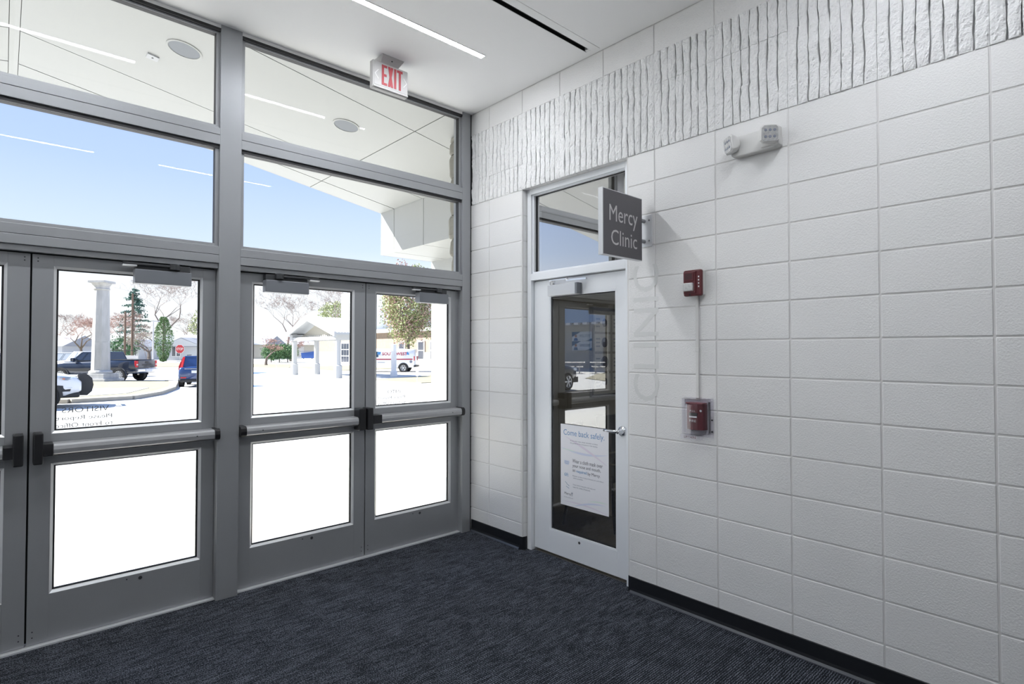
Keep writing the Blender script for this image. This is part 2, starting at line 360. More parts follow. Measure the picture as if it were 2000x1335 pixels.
block(0.04, JY(0), 17 * H, CZ)
for i in range(0, 12): block(JY(i), JY(i + 1), 17 * H, CZ)
wf = MB().box(0.0, 0.19, -8.0, JY(12), 0, CZ).build('far_face', 'block', wro)
# ---- split-face ribs: shared rough rib meshes
from mathutils import noise as NZ
def nz1(a, c, d): return NZ.noise(Vector((a, c, d)))
def edge(kb, j, z):
    """wavy path of the groove between two ribs, and half its width"""
    if kb % 8 == 0: return 0.0012 * nz1(kb * 1.7, 2.0, z * 9), 0.0009
    p = 0.0065 * nz1(kb * 1.73, 0.3, z * 6.5) + 0.0032 * nz1(kb * 3.1, 5.5, z * 26) + 0.0035 * nz1(kb * 7.7, 8.1 * j, 0.4)
    g_ = 0.0036 + 0.0042 * nz1(kb * 5.37, 4.0, z * 8) + 0.0012 * nz1(kb * 2.37, 9.0, z * 60)
    return p, min(0.0055, max(0.0003, g_))
def rib_mesh(kb, j, st, off):
    """rib between grooves kb and kb+1 (counted away from the glass), course j; local y grows towards the glass"""
    nx, nz = 6, 17; vs = []; fs = []
    for iz in range(nz + 1):
        z = H * iz / nz; za = z + j * H
        pa, ga_ = edge(kb + 1, j, za); pb_, gb_ = edge(kb, j, za)
        e0 = -pa + ga_; e1 = st - pb_ - gb_; row = []
        for ix in range(nx + 1):
            y = e0 + (e1 - e0) * ix / nx; Y = kb * st + (st - y)
            d = off - 0.006 + 0.006 * nz1(Y * 16, 1.0, za * 12) + 0.0045 * nz1(Y * 55, 3.0, za * 50) + 0.003 * nz1(Y * 150, 7.0, za * 140)
            if ix in (0, nx): d += 0.0035
            if iz in (0, nz): d += 0.0015
            row.append((d, y, z))
        vs += [(0.034, e0 + 0.0008, z)] + row + [(0.034, e1 - 0.0008, z)]
    m = nx + 3
    for iz in range(nz):
        for ix in range(m - 1):
            a = iz * m + ix; fs.append((a + m, a + m + 1, a + 1, a))
    fs.append(tuple(range(m))); fs.append(tuple(range(nz * m + m - 1, nz * m - 1, -1)))
    me = MB().add(vs, fs).mesh('rib'); me.materials.append(M['split']); return me
sfc = {}
def split_block(y_hi, y_lo, j, kb0):
    w = y_hi - y_lo; k = round(w, 3)
    if k not in sfc:
        me = MB().box(0.030, 0.040, 0.001, w - 0.001, 0.001, H - 0.001).mesh('split_face_block'); me.materials.append(M['split']); sfc[k] = me
    o = bpy.data.objects.new('split_face_block', sfc[k]); COL.objects.link(o); o.parent = wro; o.location = (0, y_lo, j * H)
    n = int(round(w / 0.0508)); st = w / n; off = rng.uniform(-0.003, 0.002)
    for i in range(n):                                   # i counted from the glass side
        r = bpy.data.objects.new('rib', rib_mesh(kb0 + i, j, st, off)); COL.objects.link(r); r.parent = o; r.location = (0, w - (i + 1) * st, 0)
for j in (14, 15, 16):
    split_block(0.0, JY(0), j, 3)
    for i in range(0, 10): split_block(JY(i), JY(i + 1), j, 8 + 8 * i)
MB().box(0.0, 0.19, JY(12), JY(10), 14 * H, 17 * H).build('plain_band', 'split', wro)
# ---- baseboards
def baseboard(name, y0, y1, lab, end=None):
    prof = [(0.0, 0.0), (-0.018, 0.0), (-0.017, 0.004), (-0.008, 0.014), (-0.005, 0.03), (-0.005, 0.098), (0.0, 0.101)]
    mb = MB().prism([(x, z) for x, z in prof], abs(y1 - y0), 'y', min(y0, y1))
    b_ = mb.build(name, 'base'); tag(b_, lab, 'baseboard', kind='structure')
    MB().prism([(-0.0205, 0.0), (-0.0195, 0.005), (-0.010, 0.016), (-0.0085, 0.014), (-0.017, 0.003), (-0.017, 0.0)], abs(y1 - y0), 'y', min(y0, y1)).build('toe', 'base_toe', b_)  # toe strip, its reflection painted as a paler line
    return b_
b1 = baseboard('baseboard_left', -0.615, 0.0, 'short black rubber baseboard between glass doors and clinic door')
MB().prism([(0.003, -0.615), (-0.005, -0.615), (0.003, -0.640), (0.028, -0.650), (0.045, -0.650), (0.045, -0.643), (0.028, -0.643)], 0.100, 'z', 0.0).build('wrap_end', 'base', b1)
b2 = baseboard('baseboard_right', -8.0, -1.668, 'long black rubber baseboard along the block wall')
MB().prism([(0.003, -1.668), (-0.005, -1.668), (0.003, -1.646), (0.028, -1.636), (0.045, -1.636), (0.045, -1.643), (0.028, -1.643)], 0.100, 'z', 0.0).build('wrap_end', 'base', b2)

# ================================================================== glass storefront
def groove_bar(name, par, x0, x1, z0, z1, zg, y0=0.0, y1=0.11):
    o = box(name, 'alum', par, x0, x1, y0, y1, z0, zg - 0.0012, 0.0015)
    box('cap_strip', 'alum', o, x0, x1, y0, y1, zg + 0.0012, z1, 0.0015)
    box('groove', 'gasket', o, x0, x1, y0 + 0.004, y1, zg - 0.0014, zg + 0.0014)
    return o
def glazing(par, x0, x1, z0, z1, yg=0.057, ys=0.022, s=0.022):
    """aluminium stop, black gasket and pane in a rectangular opening"""
    st = MB(); ga = MB()
    for a, c, w_ in ((st, (ys, ys + 0.005), s), (ga, (ys + 0.005, yg + 0.010), s + 0.001)):
        a.box(x0, x0 + w_, *c, z0, z1).box(x1 - w_, x1, *c, z0, z1).box(x0 + w_, x1 - w_, *c, z0, z0 + w_).box(x0 + w_, x1 - w_, *c, z1 - w_, z1)
    st.build('glazing_stop', 'alum', par, 0.001); ga.build('gasket', 'gasket', par)
    return box('pane', 'glass', par, x0 + 0.008, x1 - 0.008, yg - 0.003, yg + 0.003, z0 + 0.008, z1 - 0.008)
mu = MB().box(-2.033, -1.905, 0.0, 0.13, 0.0, CZ).build('trim_1', 'alum', bevel=0.002); tag(mu, 'tall grey aluminium mullion post between the two glass bays', 'mullion', kind='structure')
jb = MB().box(-0.105, -0.018, 0.0, 0.13, 0.0, CZ).build('trim_2', 'alum', bevel=0.002); tag(jb, 'grey aluminium jamb where the glass front meets the block wall', 'jamb', kind='structure')
MB().box(-0.018, 0.012, 0.012, 0.10, 0.0, CZ).build('sealant', 'gasket', jb)
ml_ = MB().box(-4.10, -3.86, 0.0, 0.13, 0.0, CZ).build('trim_3', 'alum', bevel=0.002); tag(ml_, 'grey aluminium end post of the glass front by the left wall', 'mullion', kind='structure')
def bay(name, x0, x1, lab):
    w = thing(name, lab, 'window', ((x0 + x1) / 2, 0.05, 2.1), kind='structure')
    groove_bar('transom_bar', w, x0, x1, 2.875, 2.980, 2.935)
    hb = groove_bar('header_bar', w, x0, x1, 2.120, 2.225, 2.172)
    box('door_stop', 'alum', hb, x0, x1, 0.016, 0.058, 2.088, 2.119, 0.0015); box('back_stop', 'gasket', hb, x0, x1, 0.106, 0.125, 2.055, 2.119)
    box('head', 'paint', w, x0, x1, 0.004, 0.11, 3.622, CZ, 0.001)
    box('head_gasket', 'gasket', w, x0, x1, 0.004, 0.0225, 3.602, 3.622); box('bar_gasket', 'gasket', w, x0, x1, 0.012, 0.0225, 2.853, 2.8735)
    glazing(w, x0, x1, 2.980, 3.612); glazing(w, x0, x1, 2.225, 2.875)
    return w
bay('window_1', -3.86, -2.033, 'left bay of two clear transom panes above the glass doors')
bay('window_2', -1.905, -0.105, 'right bay of two clear transom panes beside the block wall')
th = MB().box(-3.86, -2.033, 0.03, 0.13, -0.008, 0.010).box(-1.905, -0.105, 0.03, 0.13, -0.008, 0.010).build('trim_4', 'alum_lt', bevel=0.002); tag(th, 'thin pale metal threshold under the glass doors', 'threshold', kind='structure')

def leaf(name, x0, x1, gx0, gx1, hinge, lab, letters=None):
    d = thing(name, lab, 'door', ((x0 + x1) / 2, 0.08, 0.0), kind='structure')
    y0, y1 = 0.06, 0.105; zb, zt = 0.012, 2.082; o = 0.014
    a, c = gx0 - o, gx1 + o
    box('stile', 'alum', d, x0 + 0.002, a, y0, y1, zb, zt, 0.0015); box('stile', 'alum', d, c, x1 - 0.002, y0, y1, zb, zt, 0.0015)
    box('top_rail', 'alum', d, a, c, y0 + 0.0006, y1, 2.025, zt); box('middle_rail', 'alum', d, a, c, y0 + 0.0006, y1, 0.960, 1.119); box('bottom_rail', 'alum', d, a, c, y0 + 0.0006, y1, zb, 0.263)
    for z0, z1 in ((1.119, 2.025), (0.263, 0.960)):
        st = MB()                                        # sloped glazing stop; its paler metal stands for light it catches
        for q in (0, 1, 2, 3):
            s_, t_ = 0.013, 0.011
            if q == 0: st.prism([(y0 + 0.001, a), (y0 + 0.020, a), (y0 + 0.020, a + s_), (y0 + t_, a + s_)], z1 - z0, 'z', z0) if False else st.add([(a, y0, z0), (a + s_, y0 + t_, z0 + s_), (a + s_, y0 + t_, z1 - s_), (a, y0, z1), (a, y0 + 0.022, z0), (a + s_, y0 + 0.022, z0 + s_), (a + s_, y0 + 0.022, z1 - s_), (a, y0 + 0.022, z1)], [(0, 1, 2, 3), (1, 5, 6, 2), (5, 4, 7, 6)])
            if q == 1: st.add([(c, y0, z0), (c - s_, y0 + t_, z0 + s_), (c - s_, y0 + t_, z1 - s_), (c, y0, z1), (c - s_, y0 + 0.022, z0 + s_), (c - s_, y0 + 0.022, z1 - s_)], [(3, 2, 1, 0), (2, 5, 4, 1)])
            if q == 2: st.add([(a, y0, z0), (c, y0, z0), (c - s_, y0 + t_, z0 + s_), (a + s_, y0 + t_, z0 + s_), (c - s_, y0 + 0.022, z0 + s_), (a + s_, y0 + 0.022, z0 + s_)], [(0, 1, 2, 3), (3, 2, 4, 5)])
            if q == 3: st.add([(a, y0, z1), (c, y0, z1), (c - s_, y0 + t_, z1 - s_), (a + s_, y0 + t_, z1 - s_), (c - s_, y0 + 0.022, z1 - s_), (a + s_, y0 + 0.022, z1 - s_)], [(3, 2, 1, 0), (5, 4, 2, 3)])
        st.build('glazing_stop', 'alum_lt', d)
        ga = MB(); g0, g1, e = y0 + 0.021, y0 + 0.034, 0.008
        ga.box(a, gx0 + e, g0, g1, z0, z1).box(gx1 - e, c, g0, g1, z0, z1).box(gx0 + e, gx1 - e, g0, g1, z0, z0 + o + e - 0.002).box(gx0 + e, gx1 - e, g0, g1, z1 - o - e + 0.002, z1)
        ga.build('gasket', 'gasket', d)
        p = box('pane', 'glass', d, a + 0.002, c - 0.002, 0.086, 0.092, z0 + 0.002, z1 - 0.002)
        if letters and z0 > 1:
            for s_, cx, cz, w_, h_ in letters:
                text('lettering', s_, 'vinyl', p, (cx, 0.0925, cz), w_, h_, (-1, 0, 0), (0, 0, 1), 0.0003)
    MB().tube(((gx0 + gx1) / 2 - 0.016, 0.0595, 0.243), ((gx0 + gx1) / 2 - 0.016, 0.062, 0.243), 0.004, n=8).build('screw', 'dark', d)
    for z in (0.05, 0.08, 2.045, 2.062):
        for x in ((x1 - 0.025,) if hinge == 'l' else (x0 + 0.025,)):
            MB().tube((x, 0.0592, z), (x, 0.062, z), 0.0035, n=8).build('screw', 'dark', d)
    # drip hole mark on the bottom rail
    MB().lathe([(0.010, 0), (0.010, 0.0012)], ((gx0 + gx1) / 2 + 0.05, 0.0602, 0.236), 16, 'y').build('plug', 'dark', d)
    return d
def panic(d, bx0, bx1, cap, latch, neck):
    """push bar between bx0 and bx1; cap/latch/neck are (x0,x1)"""
    prof = [(0.055, 1.012), (-0.018, 1.016), (-0.027, 1.024), (-0.030, 1.044), (-0.026, 1.062), (-0.014, 1.072), (0.055, 1.074)]
    b = MB().prism(prof, bx1 - bx0, 'x', bx0).build('panic_bar', 'panic', d, smooth=False)
    MB().prism([(0.058, 1.006), (-0.012, 1.007), (-0.014, 1.011), (0.058, 1.011)], bx1 - bx0, 'x', bx0).build('rail', 'alum', b)
    MB().prism([(0.059, 1.008), (-0.020, 1.010), (-0.031, 1.022), (-0.034, 1.044), (-0.030, 1.066), (-0.016, 1.077), (0.059, 1.079)], cap[1] - cap[0], 'x', cap[0]).build('end_cap', 'black', b, 0.003)
    l = MB().box(latch[0], latch[1], -0.034, 0.059, 0.972, 1.135).build('latch_case', 'black', b, 0.006)
    if neck: MB().box(neck[0], neck[1], -0.033, 0.059, 1.012, 1.078).build('latch_neck', 'black', l, 0.004)
    s = bx0 + 0.1 if latch[0] > bx0 else bx1 - 0.1
    MB().tube((s, -0.0305, 1.044), (s, -0.026, 1.044), 0.004, n=8).build('set_screw', 'black', b)
def closer(d, x0, x1, away):
    """surface closer: cover, dark shoe above and a folded arm that reaches away (+1 right, -1 left)"""
    c = MB().box(x0, x1, -0.010, 0.059, 1.958, 2.040).build('closer_cover', 'closer', d, 0.004)
    MB().box(x0 + 0.004, x1 - 0.004, 0.010, 0.059, 2.040, 2.078).build('closer_body', 'dark', c, 0.003)
    pv = x0 + 0.09 if away > 0 else x1 - 0.09
    a = MB().lathe([(0.030, 0), (0.030, 0.030), (0.020, 0.036)], (pv, 0.005, 2.050), 10).build('arm_knuckle', 'dark', c)
    e = (x1 + 0.075) if away > 0 else (x0 - 0.06)
    MB().box(min(pv, e), max(pv, e), -0.010, 0.008, 2.062, 2.076).build('closer_arm', 'dark', c, 0.003)
    MB().box(min(e, e - away * 0.07), max(e, e - away * 0.07), -0.012, 0.020, 2.054, 2.062).build('arm_shoe', 'alum_lt', c, 0.002)
VIS = [('VISITORS', -2.686, 1.238, 0.212, 0.029), ('Please Report', -2.690, 1.191, 0.250, 0.030), ('to Front Office', -2.690, 1.154, 0.258, 0.026)]
ISI = [('ISITO', -0.719, 1.239, 0.115, 0.026), ('Please Report', -0.740, 1.190, 0.245, 0.029), ('to Front Office', -0.737, 1.151, 0.252, 0.024)]
dD = leaf('door_1', -3.845, -2.931, -3.74, -3.037, 'l', 'glass door leaf cut off at the left edge, with a black latch case')
panic(dD, -3.80, -3.026, (-3.835, -3.80), (-2.992, -2.950), (-3.030, -2.99))
dC = leaf('door_2', -2.927, -2.033, -2.822, -2.123, 'r', 'glass door leaf reading VISITORS backwards, left of the mullion post', VIS)
panic(dC, -2.834, -2.052, (-2.053, -2.022), (-2.912, -2.872), (-2.874, -2.830)); closer(dC, -2.478, -2.187, -1)
dA = leaf('door_3', -1.905, -0.988, -1.801, -1.093, 'l', 'glass door leaf right of the mullion post without any lettering')
panic(dA, -1.866, -1.083, (-1.903, -1.865), (-1.080, -1.028), None); closer(dA, -1.748, -1.456, 1)
dB = leaf('door_4', -0.985, -0.100, -0.890, -0.197, 'r', 'narrow-looking glass door leaf with worn lettering, next to the block wall', ISI)
panic(dB, -0.895, -0.128, (-0.129, -0.096), (-1.014, -0.966), (-0.968, -0.892)); closer(dB, -0.545, -0.259, -1)
dk = MB().box(-2.945, -2.913, 0.1055, 0.112, 0.012, 2.08).box(-1.003, -0.970, 0.1055, 0.112, 0.012, 2.08).build('trim_5', 'gasket'); tag(dk, 'black weather strips between the meeting door stiles', 'weather strip', kind='structure')

# ================================================================== clinic door in the block wall
fr = MB()
fr.box(0.05, 0.17, -0.690, -0.648, 0.0, 2.845).box(0.05, 0.17, -1.638, -1.597, 0.0, 2.845).box(0.05, 0.17, -1.597, -0.690, 2.803, 2.845).box(0.05, 0.17, -1.597, -0.690, 2.120, 2.174)
fro = fr.build('trim_6', 'door_lt', bevel=0.002); tag(fro, 'pale aluminium frame around the clinic door and its transom', 'door frame', kind='structure')
MB().box(0.10, 0.16, -0.700, -0.690, 0.0, 2.12).box(0.10, 0.16, -1.597, -1.587, 0.0, 2.12).box(0.10, 0.16, -1.587, -0.70, 2.11, 2.12).build('door_stop', 'alum', fro)
tw = thing('window_3', 'dark clinic transom pane behind the blade sign', 'window', (0.10, -1.14, 2.17), kind='structure')
gm = MB()
for y0_, y1_, z0_, z1_ in ((-0.712, -0.690, 2.174, 2.803), (-1.597, -1.580, 2.174, 2.803), (-1.58, -0.712, 2.174, 2.186), (-1.58, -0.712, 2.790, 2.803)):
    gm.box(0.090, 0.112, y0_, y1_, z0_, z1_)
gm.build('gasket', 'gasket', tw)
sm = MB()
for y0_, y1_, z0_, z1_ in ((-0.704, -0.690, 2.174, 2.803), (-1.597, -1.586, 2.174, 2.803), (-1.586, -0.704, 2.174, 2.188), (-1.586, -0.704, 2.795, 2.803)):
    sm.box(0.070, 0.090, y0_, y1_, z0_, z1_)
sm.build('glazing_stop', 'door_lt', tw)
box('pane', 'glass_c', tw, 0.098, 0.104, -1.592, -0.695, 2.178, 2.799)
cd = thing('door_5', 'pale clinic door with a full glass panel and lever handle', 'door', (0.10, -1.14, 0.0), kind='structure')
D0, D1 = 0.085, 0.130
box('stile', 'door_lt', cd, D0, D1, -0.860, -0.694, 0.022, 2.112, 0.0015); box('stile', 'door_lt', cd, D0, D1, -1.593, -1.494, 0.022, 2.112, 0.0015)
box('top_rail', 'door_lt', cd, D0 + 0.0006, D1, -1.494, -0.860, 1.990, 2.112); box('bottom_rail', 'door_lt', cd, D0 + 0.0006, D1, -1.494, -0.860, 0.022, 0.195)
st = MB(); ga = MB()
for a_, x_, w_ in ((st, (D0 + 0.002, D0 + 0.012), 0.010), (ga, (D0 + 0.012, D0 + 0.026), 0.017)):
    a_.box(*x_, -0.860 - w_, -0.860, 0.195, 1.990).box(*x_, -1.494, -1.494 + w_, 0.195, 1.990).box(*x_, -1.494 + w_, -0.860 - w_, 0.195, 0.195 + w_).box(*x_, -1.494 + w_, -0.860 - w_, 1.990 - w_, 1.990)
st.build('glazing_stop', 'door_lt', cd); ga.build('gasket', 'gasket', cd)
box('pane', 'glass_d', cd, D0 + 0.013, D0 + 0.019, -1.490, -0.864, 0.199, 1.986)
MB().lathe([(0.010, 0), (0.010, 0.002)], (D0 - 0.001, -1.155, 0.165), 16, 'x').build('plug', 'dark', cd)
sh = MB().lathe([(0.008, -0.066), (0.013, -0.064), (0.013, -0.03), (0.022, -0.012), (0.034, -0.008), (0.035, 0.0)], (D0, -1.545, 1.018), 24, 'x').build('lock_rose', 'chrome', cd, smooth=True)
lv = MB().loft([[(D0 - 0.066 + 0.010 * math.cos(t), -1.548 + f * 0.112, 1.020 + (0.012 - 0.003 * f) * math.sin(t)) for t in [R(30 * k) for k in range(12)]] for f in (0.0, 0.3, 0.7, 1.0)])
lv.build('lever', 'chrome', sh, smooth=True)
MB().lathe([(0.004, -0.002), (0.004, 0.001)], (D0 - 0.076, -1.546, 1.019), 8, 'x').build('keyhole', 'black', sh)
cc = box('closer_cover', 'alum_lt', cd, 0.030, 0.085, -1.186, -0.889, 1.980, 2.064, 0.004)
box('closer_body', 'closer', cc, 0.029, 0.084, -1.187, -1.164, 1.981, 2.063, 0.003)
MB().tube((0.045, -0.93, 2.064), (0.045, -0.93, 2.10), 0.02, n=8).build('arm_knuckle', 'chrome', cc)
MB().box(0.012, 0.030, -1.10, -0.92, 2.090, 2.100).build('closer_arm', 'chrome', cc, 0.002)
MB().add([(0.028, -1.08, 2.080), (0.028, -1.27, 2.076), (0.028, -1.27, 2.090), (0.028, -1.08, 2.094), (0.045, -1.08, 2.080), (0.045, -1.27, 2.076), (0.045, -1.27, 2.090), (0.045, -1.08, 2.094)], [(0, 1, 2, 3), (7, 6, 5, 4), (0, 4, 5, 1), (1, 5, 6, 2), (2, 6, 7, 3), (3, 7, 4, 0)]).build('arm_shoe', 'chrome', cc)
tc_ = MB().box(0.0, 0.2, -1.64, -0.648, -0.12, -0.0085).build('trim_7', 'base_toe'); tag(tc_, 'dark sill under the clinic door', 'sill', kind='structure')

# ---- dark room behind the clinic door
cr_ = MB()
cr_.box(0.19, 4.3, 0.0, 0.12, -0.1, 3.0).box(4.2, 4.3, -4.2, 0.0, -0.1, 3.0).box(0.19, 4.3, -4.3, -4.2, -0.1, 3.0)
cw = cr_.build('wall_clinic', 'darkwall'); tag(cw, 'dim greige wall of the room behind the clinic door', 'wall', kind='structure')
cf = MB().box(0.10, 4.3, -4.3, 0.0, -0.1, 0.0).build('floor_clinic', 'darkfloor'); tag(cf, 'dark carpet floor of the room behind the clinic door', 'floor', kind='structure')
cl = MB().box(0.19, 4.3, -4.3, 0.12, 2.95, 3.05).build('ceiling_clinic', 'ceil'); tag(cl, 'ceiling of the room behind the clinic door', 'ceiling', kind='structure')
bb = thing('bulletin_board', 'black framed board of printed sheets seen through the clinic door', 'board', (2.3, -0.02, 1.07))
fb = MB(); X0, X1, Z0, Z1 = 1.60, 3.0, 1.065, 2.03
fb.box(X0, X0 + 0.03, -0.03, 0, Z0, Z1).box(X1 - 0.03, X1, -0.03, 0, Z0, Z1).box(X0, X1, -0.03, 0, Z1 - 0.03, Z1).box(X0, X1, -0.03, 0, Z0, Z0 + 0.03)
fb.build('frame', 'black', bb); box('backing', 'darkwall', bb, X0 + 0.03, X1 - 0.03, -0.012, 0, Z0 + 0.03, Z1 - 0.03)
for i in range(4):
    for k in range(4):
        x = X0 + 0.07 + i * 0.31; z = Z1 - 0.26 - k * 0.215
        s_ = box('printed_sheet', 'plast', bb, x, x + 0.27, -0.015, -0.0125, z, z + 0.19)
        MB().lathe([(0.045 + 0.01 * ((i + k) % 3), 0), (0.045 + 0.01 * ((i + k) % 3), 0.001)], (x + 0.17, -0.0155, z + 0.10), 14, 'y').build('printed_picture', 'ink_dark', s_)
        for q in range(3): box('printed_line', 'ink_gray', s_, x + 0.02, x + 0.09, -0.0162, -0.0152, z + 0.05 + q * 0.04, z + 0.065 + q * 0.04)
def side_chair(loc, rz, lab):
    c = thing('side_chair', lab, 'chair', loc, rz)
    MB().box(-0.24, 0.24, -0.24, 0.24, 0.42, 0.48).build('seat', 'black', c, 0.02); MB().add([(-0.23, 0.20, 0.50), (0.23, 0.20, 0.50), (0.23, 0.25, 0.50), (-0.23, 0.25, 0.50), (-0.21, 0.27, 0.88), (0.21, 0.27, 0.88), (0.21, 0.31, 0.88), (-0.21, 0.31, 0.88)], [(3, 2, 1, 0), (4, 5, 6, 7), (0, 1, 5, 4), (1, 2, 6, 5), (2, 3, 7, 6), (3, 0, 4, 7)]).build('backrest', 'black', c, 0.01)
    for sx in (-1, 1):
        for sy in (-1, 1): MB().tube((sx * 0.19, sy * 0.19, 0.42), (sx * 0.25, sy * 0.25, 0.0), 0.017, 0.013, 8).build('leg', 'black', c)
side_chair((1.02, -0.60, 0), R(15), 'dark side chair with splayed legs behind the clinic poster')
side_chair((1.75, -0.42, 0), R(-8), 'dark side chair below the board in the clinic room')
# ================================================================== things on ceiling and walls
def strip_light(x0, x1, y, lab):
    t = thing('linear_light', lab, 'ceiling light', ((x0 + x1) / 2, y, CZ), group='recessed linear ceiling lights')
    MB().box(x0 - 0.004, x1 + 0.004, y - 0.026, y - 0.021, CZ - 0.003, CZ).box(x0 - 0.004, x1 + 0.004, y + 0.021, y + 0.026, CZ - 0.003, CZ).box(x0 - 0.004, x0, y - 0.021, y + 0.021, CZ - 0.003, CZ).box(x1, x1 + 0.004, y - 0.021, y + 0.021, CZ - 0.003, CZ).build('trim_ring', 'paint', t)
    box('lens', 'led', t, x0, x1, y - 0.021, y + 0.021, CZ - 0.002, CZ + 0.0)
strip_light(-1.776, -0.552, -0.82, 'slim recessed linear light nearest the exit sign')
strip_light(-3.58, -2.36, -0.82, 'slim recessed linear light seen mirrored in the upper left pane')
strip_light(-1.776, -0.552, -3.30, 'slim recessed linear light mirrored low in the right transom pane')
strip_light(-3.58, -2.36, -3.30, 'slim recessed linear light mirrored low in the left transom pane')
# exit sign
ex = thing('exit_sign', 'white EXIT sign with red letters hanging from the ceiling above the glass', 'exit sign', (-1.01, -0.32, CZ))
EX0, EX1, EY, EZ0, EZ1 = -1.153, -0.867, -0.340, 3.412, 3.607
hs = MB().box(EX0, EX1, EY, EY + 0.045, EZ0, EZ1).build('housing', 'exit_face', ex, 0.008, seg=3)
box('face_plate', 'exit_face', hs, EX0 + 0.012, EX1 - 0.012, EY - 0.002, EY + 0.004, EZ0 + 0.022, EZ1 - 0.006, 0.002)
box('bottom_ledge', 'exit_face', hs, EX0 + 0.004, EX1 - 0.004, EY - 0.008, EY, EZ0 + 0.004, EZ0 + 0.017, 0.003)
# tall block letters built from strokes
def stroke(mb, x0, z0, x1, z1): mb.box(x0, x1, EY - 0.0042, EY - 0.002, z0, z1)
lx = EX0 + 0.070; zb_, zt_ = EZ0 + 0.034, EZ1 - 0.018; hh = zt_ - zb_
e = MB(); stroke(e, lx, zb_, lx + 0.017, zt_)
for q, ww in ((0.0, 0.042), (0.5, 0.038), (1.0, 0.042)): stroke(e, lx + 0.017, zb_ + (hh - 0.017) * q, lx + ww, zb_ + (hh - 0.017) * q + 0.017)
e.build('letter_e', 'exit_red', hs)
x_ = MB(); a0 = lx + 0.049
for s_ in (0, 1):
    p = [(a0, zb_), (a0 + 0.018, zb_), (a0 + 0.042, zt_), (a0 + 0.024, zt_)] if s_ == 0 else [(a0 + 0.024, zb_), (a0 + 0.042, zb_), (a0 + 0.018, zt_), (a0, zt_)]
    x_.prism(p, 0.0022, 'y', EY - 0.0042 - 0.0004 * s_)
x_.build('letter_x', 'exit_red', hs)
i_ = MB(); stroke(i_, lx + 0.099, zb_, lx + 0.116, zt_); i_.build('letter_i', 'exit_red', hs)
t_ = MB(); stroke(t_, lx + 0.137, zb_, lx + 0.154, zt_ - 0.017); stroke(t_, lx + 0.123, zt_ - 0.017, lx + 0.168, zt_); t_.build('letter_t', 'exit_red', hs)
for cx, s_ in ((EX0 + 0.035, -1), (EX1 - 0.030, 1)):
    MB().prism([(cx - s_ * 0.012, 3.545), (cx + s_ * 0.014, 3.512), (cx - s_ * 0.012, 3.480), (cx - s_ * 0.006, 3.480), (cx + s_ * 0.020, 3.512), (cx - s_ * 0.006, 3.545)], 0.0008, 'y', EY - 0.0028).build('chevron_knockout', 'plast', hs)
cp = MB().add([(-1.085, -0.335, 3.607), (-0.945, -0.335, 3.607), (-0.945, -0.298, 3.607), (-1.085, -0.298, 3.607), (-1.10, -0.385, CZ - 0.006), (-0.93, -0.385, CZ - 0.006), (-0.93, -0.262, CZ - 0.006), (-1.10, -0.262, CZ - 0.006), (-1.10, -0.385, CZ), (-0.93, -0.385, CZ), (-0.93, -0.262, CZ), (-1.10, -0.262, CZ)],
              [(3, 2, 1, 0), (0, 1, 5, 4), (1, 2, 6, 5), (2, 3, 7, 6), (3, 0, 4, 7), (4, 5, 9, 8), (5, 6, 10, 9), (6, 7, 11, 10), (7, 4, 8, 11), (8, 9, 10, 11)])
cpo = cp.build('mounting_canopy', 'exit_face', ex)
MB().tube((-1.015, -0.368, 3.621), (-1.015, -0.362, 3.625), 0.0045, n=8).build('screw', 'black', cpo)

# blade sign
bs = thing('blade_sign', 'square charcoal blade sign reading Mercy Clinic, on a wall bracket by the clinic door', 'sign', (0.0, -1.80, 2.33))
box('panel', 'sign', bs, -0.443, -0.052, -1.800, -1.770, 2.137, 2.525)
MB().box(-0.449, -0.443, -1.8005, -1.768, 2.132, 2.530).box(-0.443, -0.050, -1.8005, -1.768, 2.525, 2.5285).box(-0.443, -0.050, -1.8005, -1.768, 2.1335, 2.137).build('edge_frame', 'alum_lt', bs)
text('lettering', 'Mercy', 'sign_tx', bs, (-0.243, -1.8005, 2.375), 0.285, 0.128, (1, 0, 0), (0, 0, 1), 0.001)
text('lettering', 'Clinic', 'sign_tx', bs, (-0.238, -1.8005, 2.246), 0.262, 0.092, (1, 0, 0), (0, 0, 1), 0.001)
box('wall_plate', 'alum_lt', bs, -0.006, 0.0, -1.842, -1.728, 2.228, 2.432, 0.001)
for z in (2.265, 2.395):
    MB().tube((-0.004, -1.785, z), (-0.055, -1.785, z), 0.013, n=14).build('standoff', 'alum', bs)
    MB().lathe([(0.006, -0.004), (0.006, 0.0)], (-0.006, -1.825, z), 10, 'x').build('screw', 'chrome', bs)

# ghost of removed lettering on the blocks
text('ghost_lettering', 'CLINIC', 'ghost', None, (-0.0012, -1.792, 1.680), 0.87, 0.190, (0, 0, 1), (0, 1, 0), 0.0, label=None)
gl = bpy.data.objects['ghost_lettering']; tag(gl, 'faint grey outline of the word CLINIC running up the block wall beside the clinic door', 'lettering')

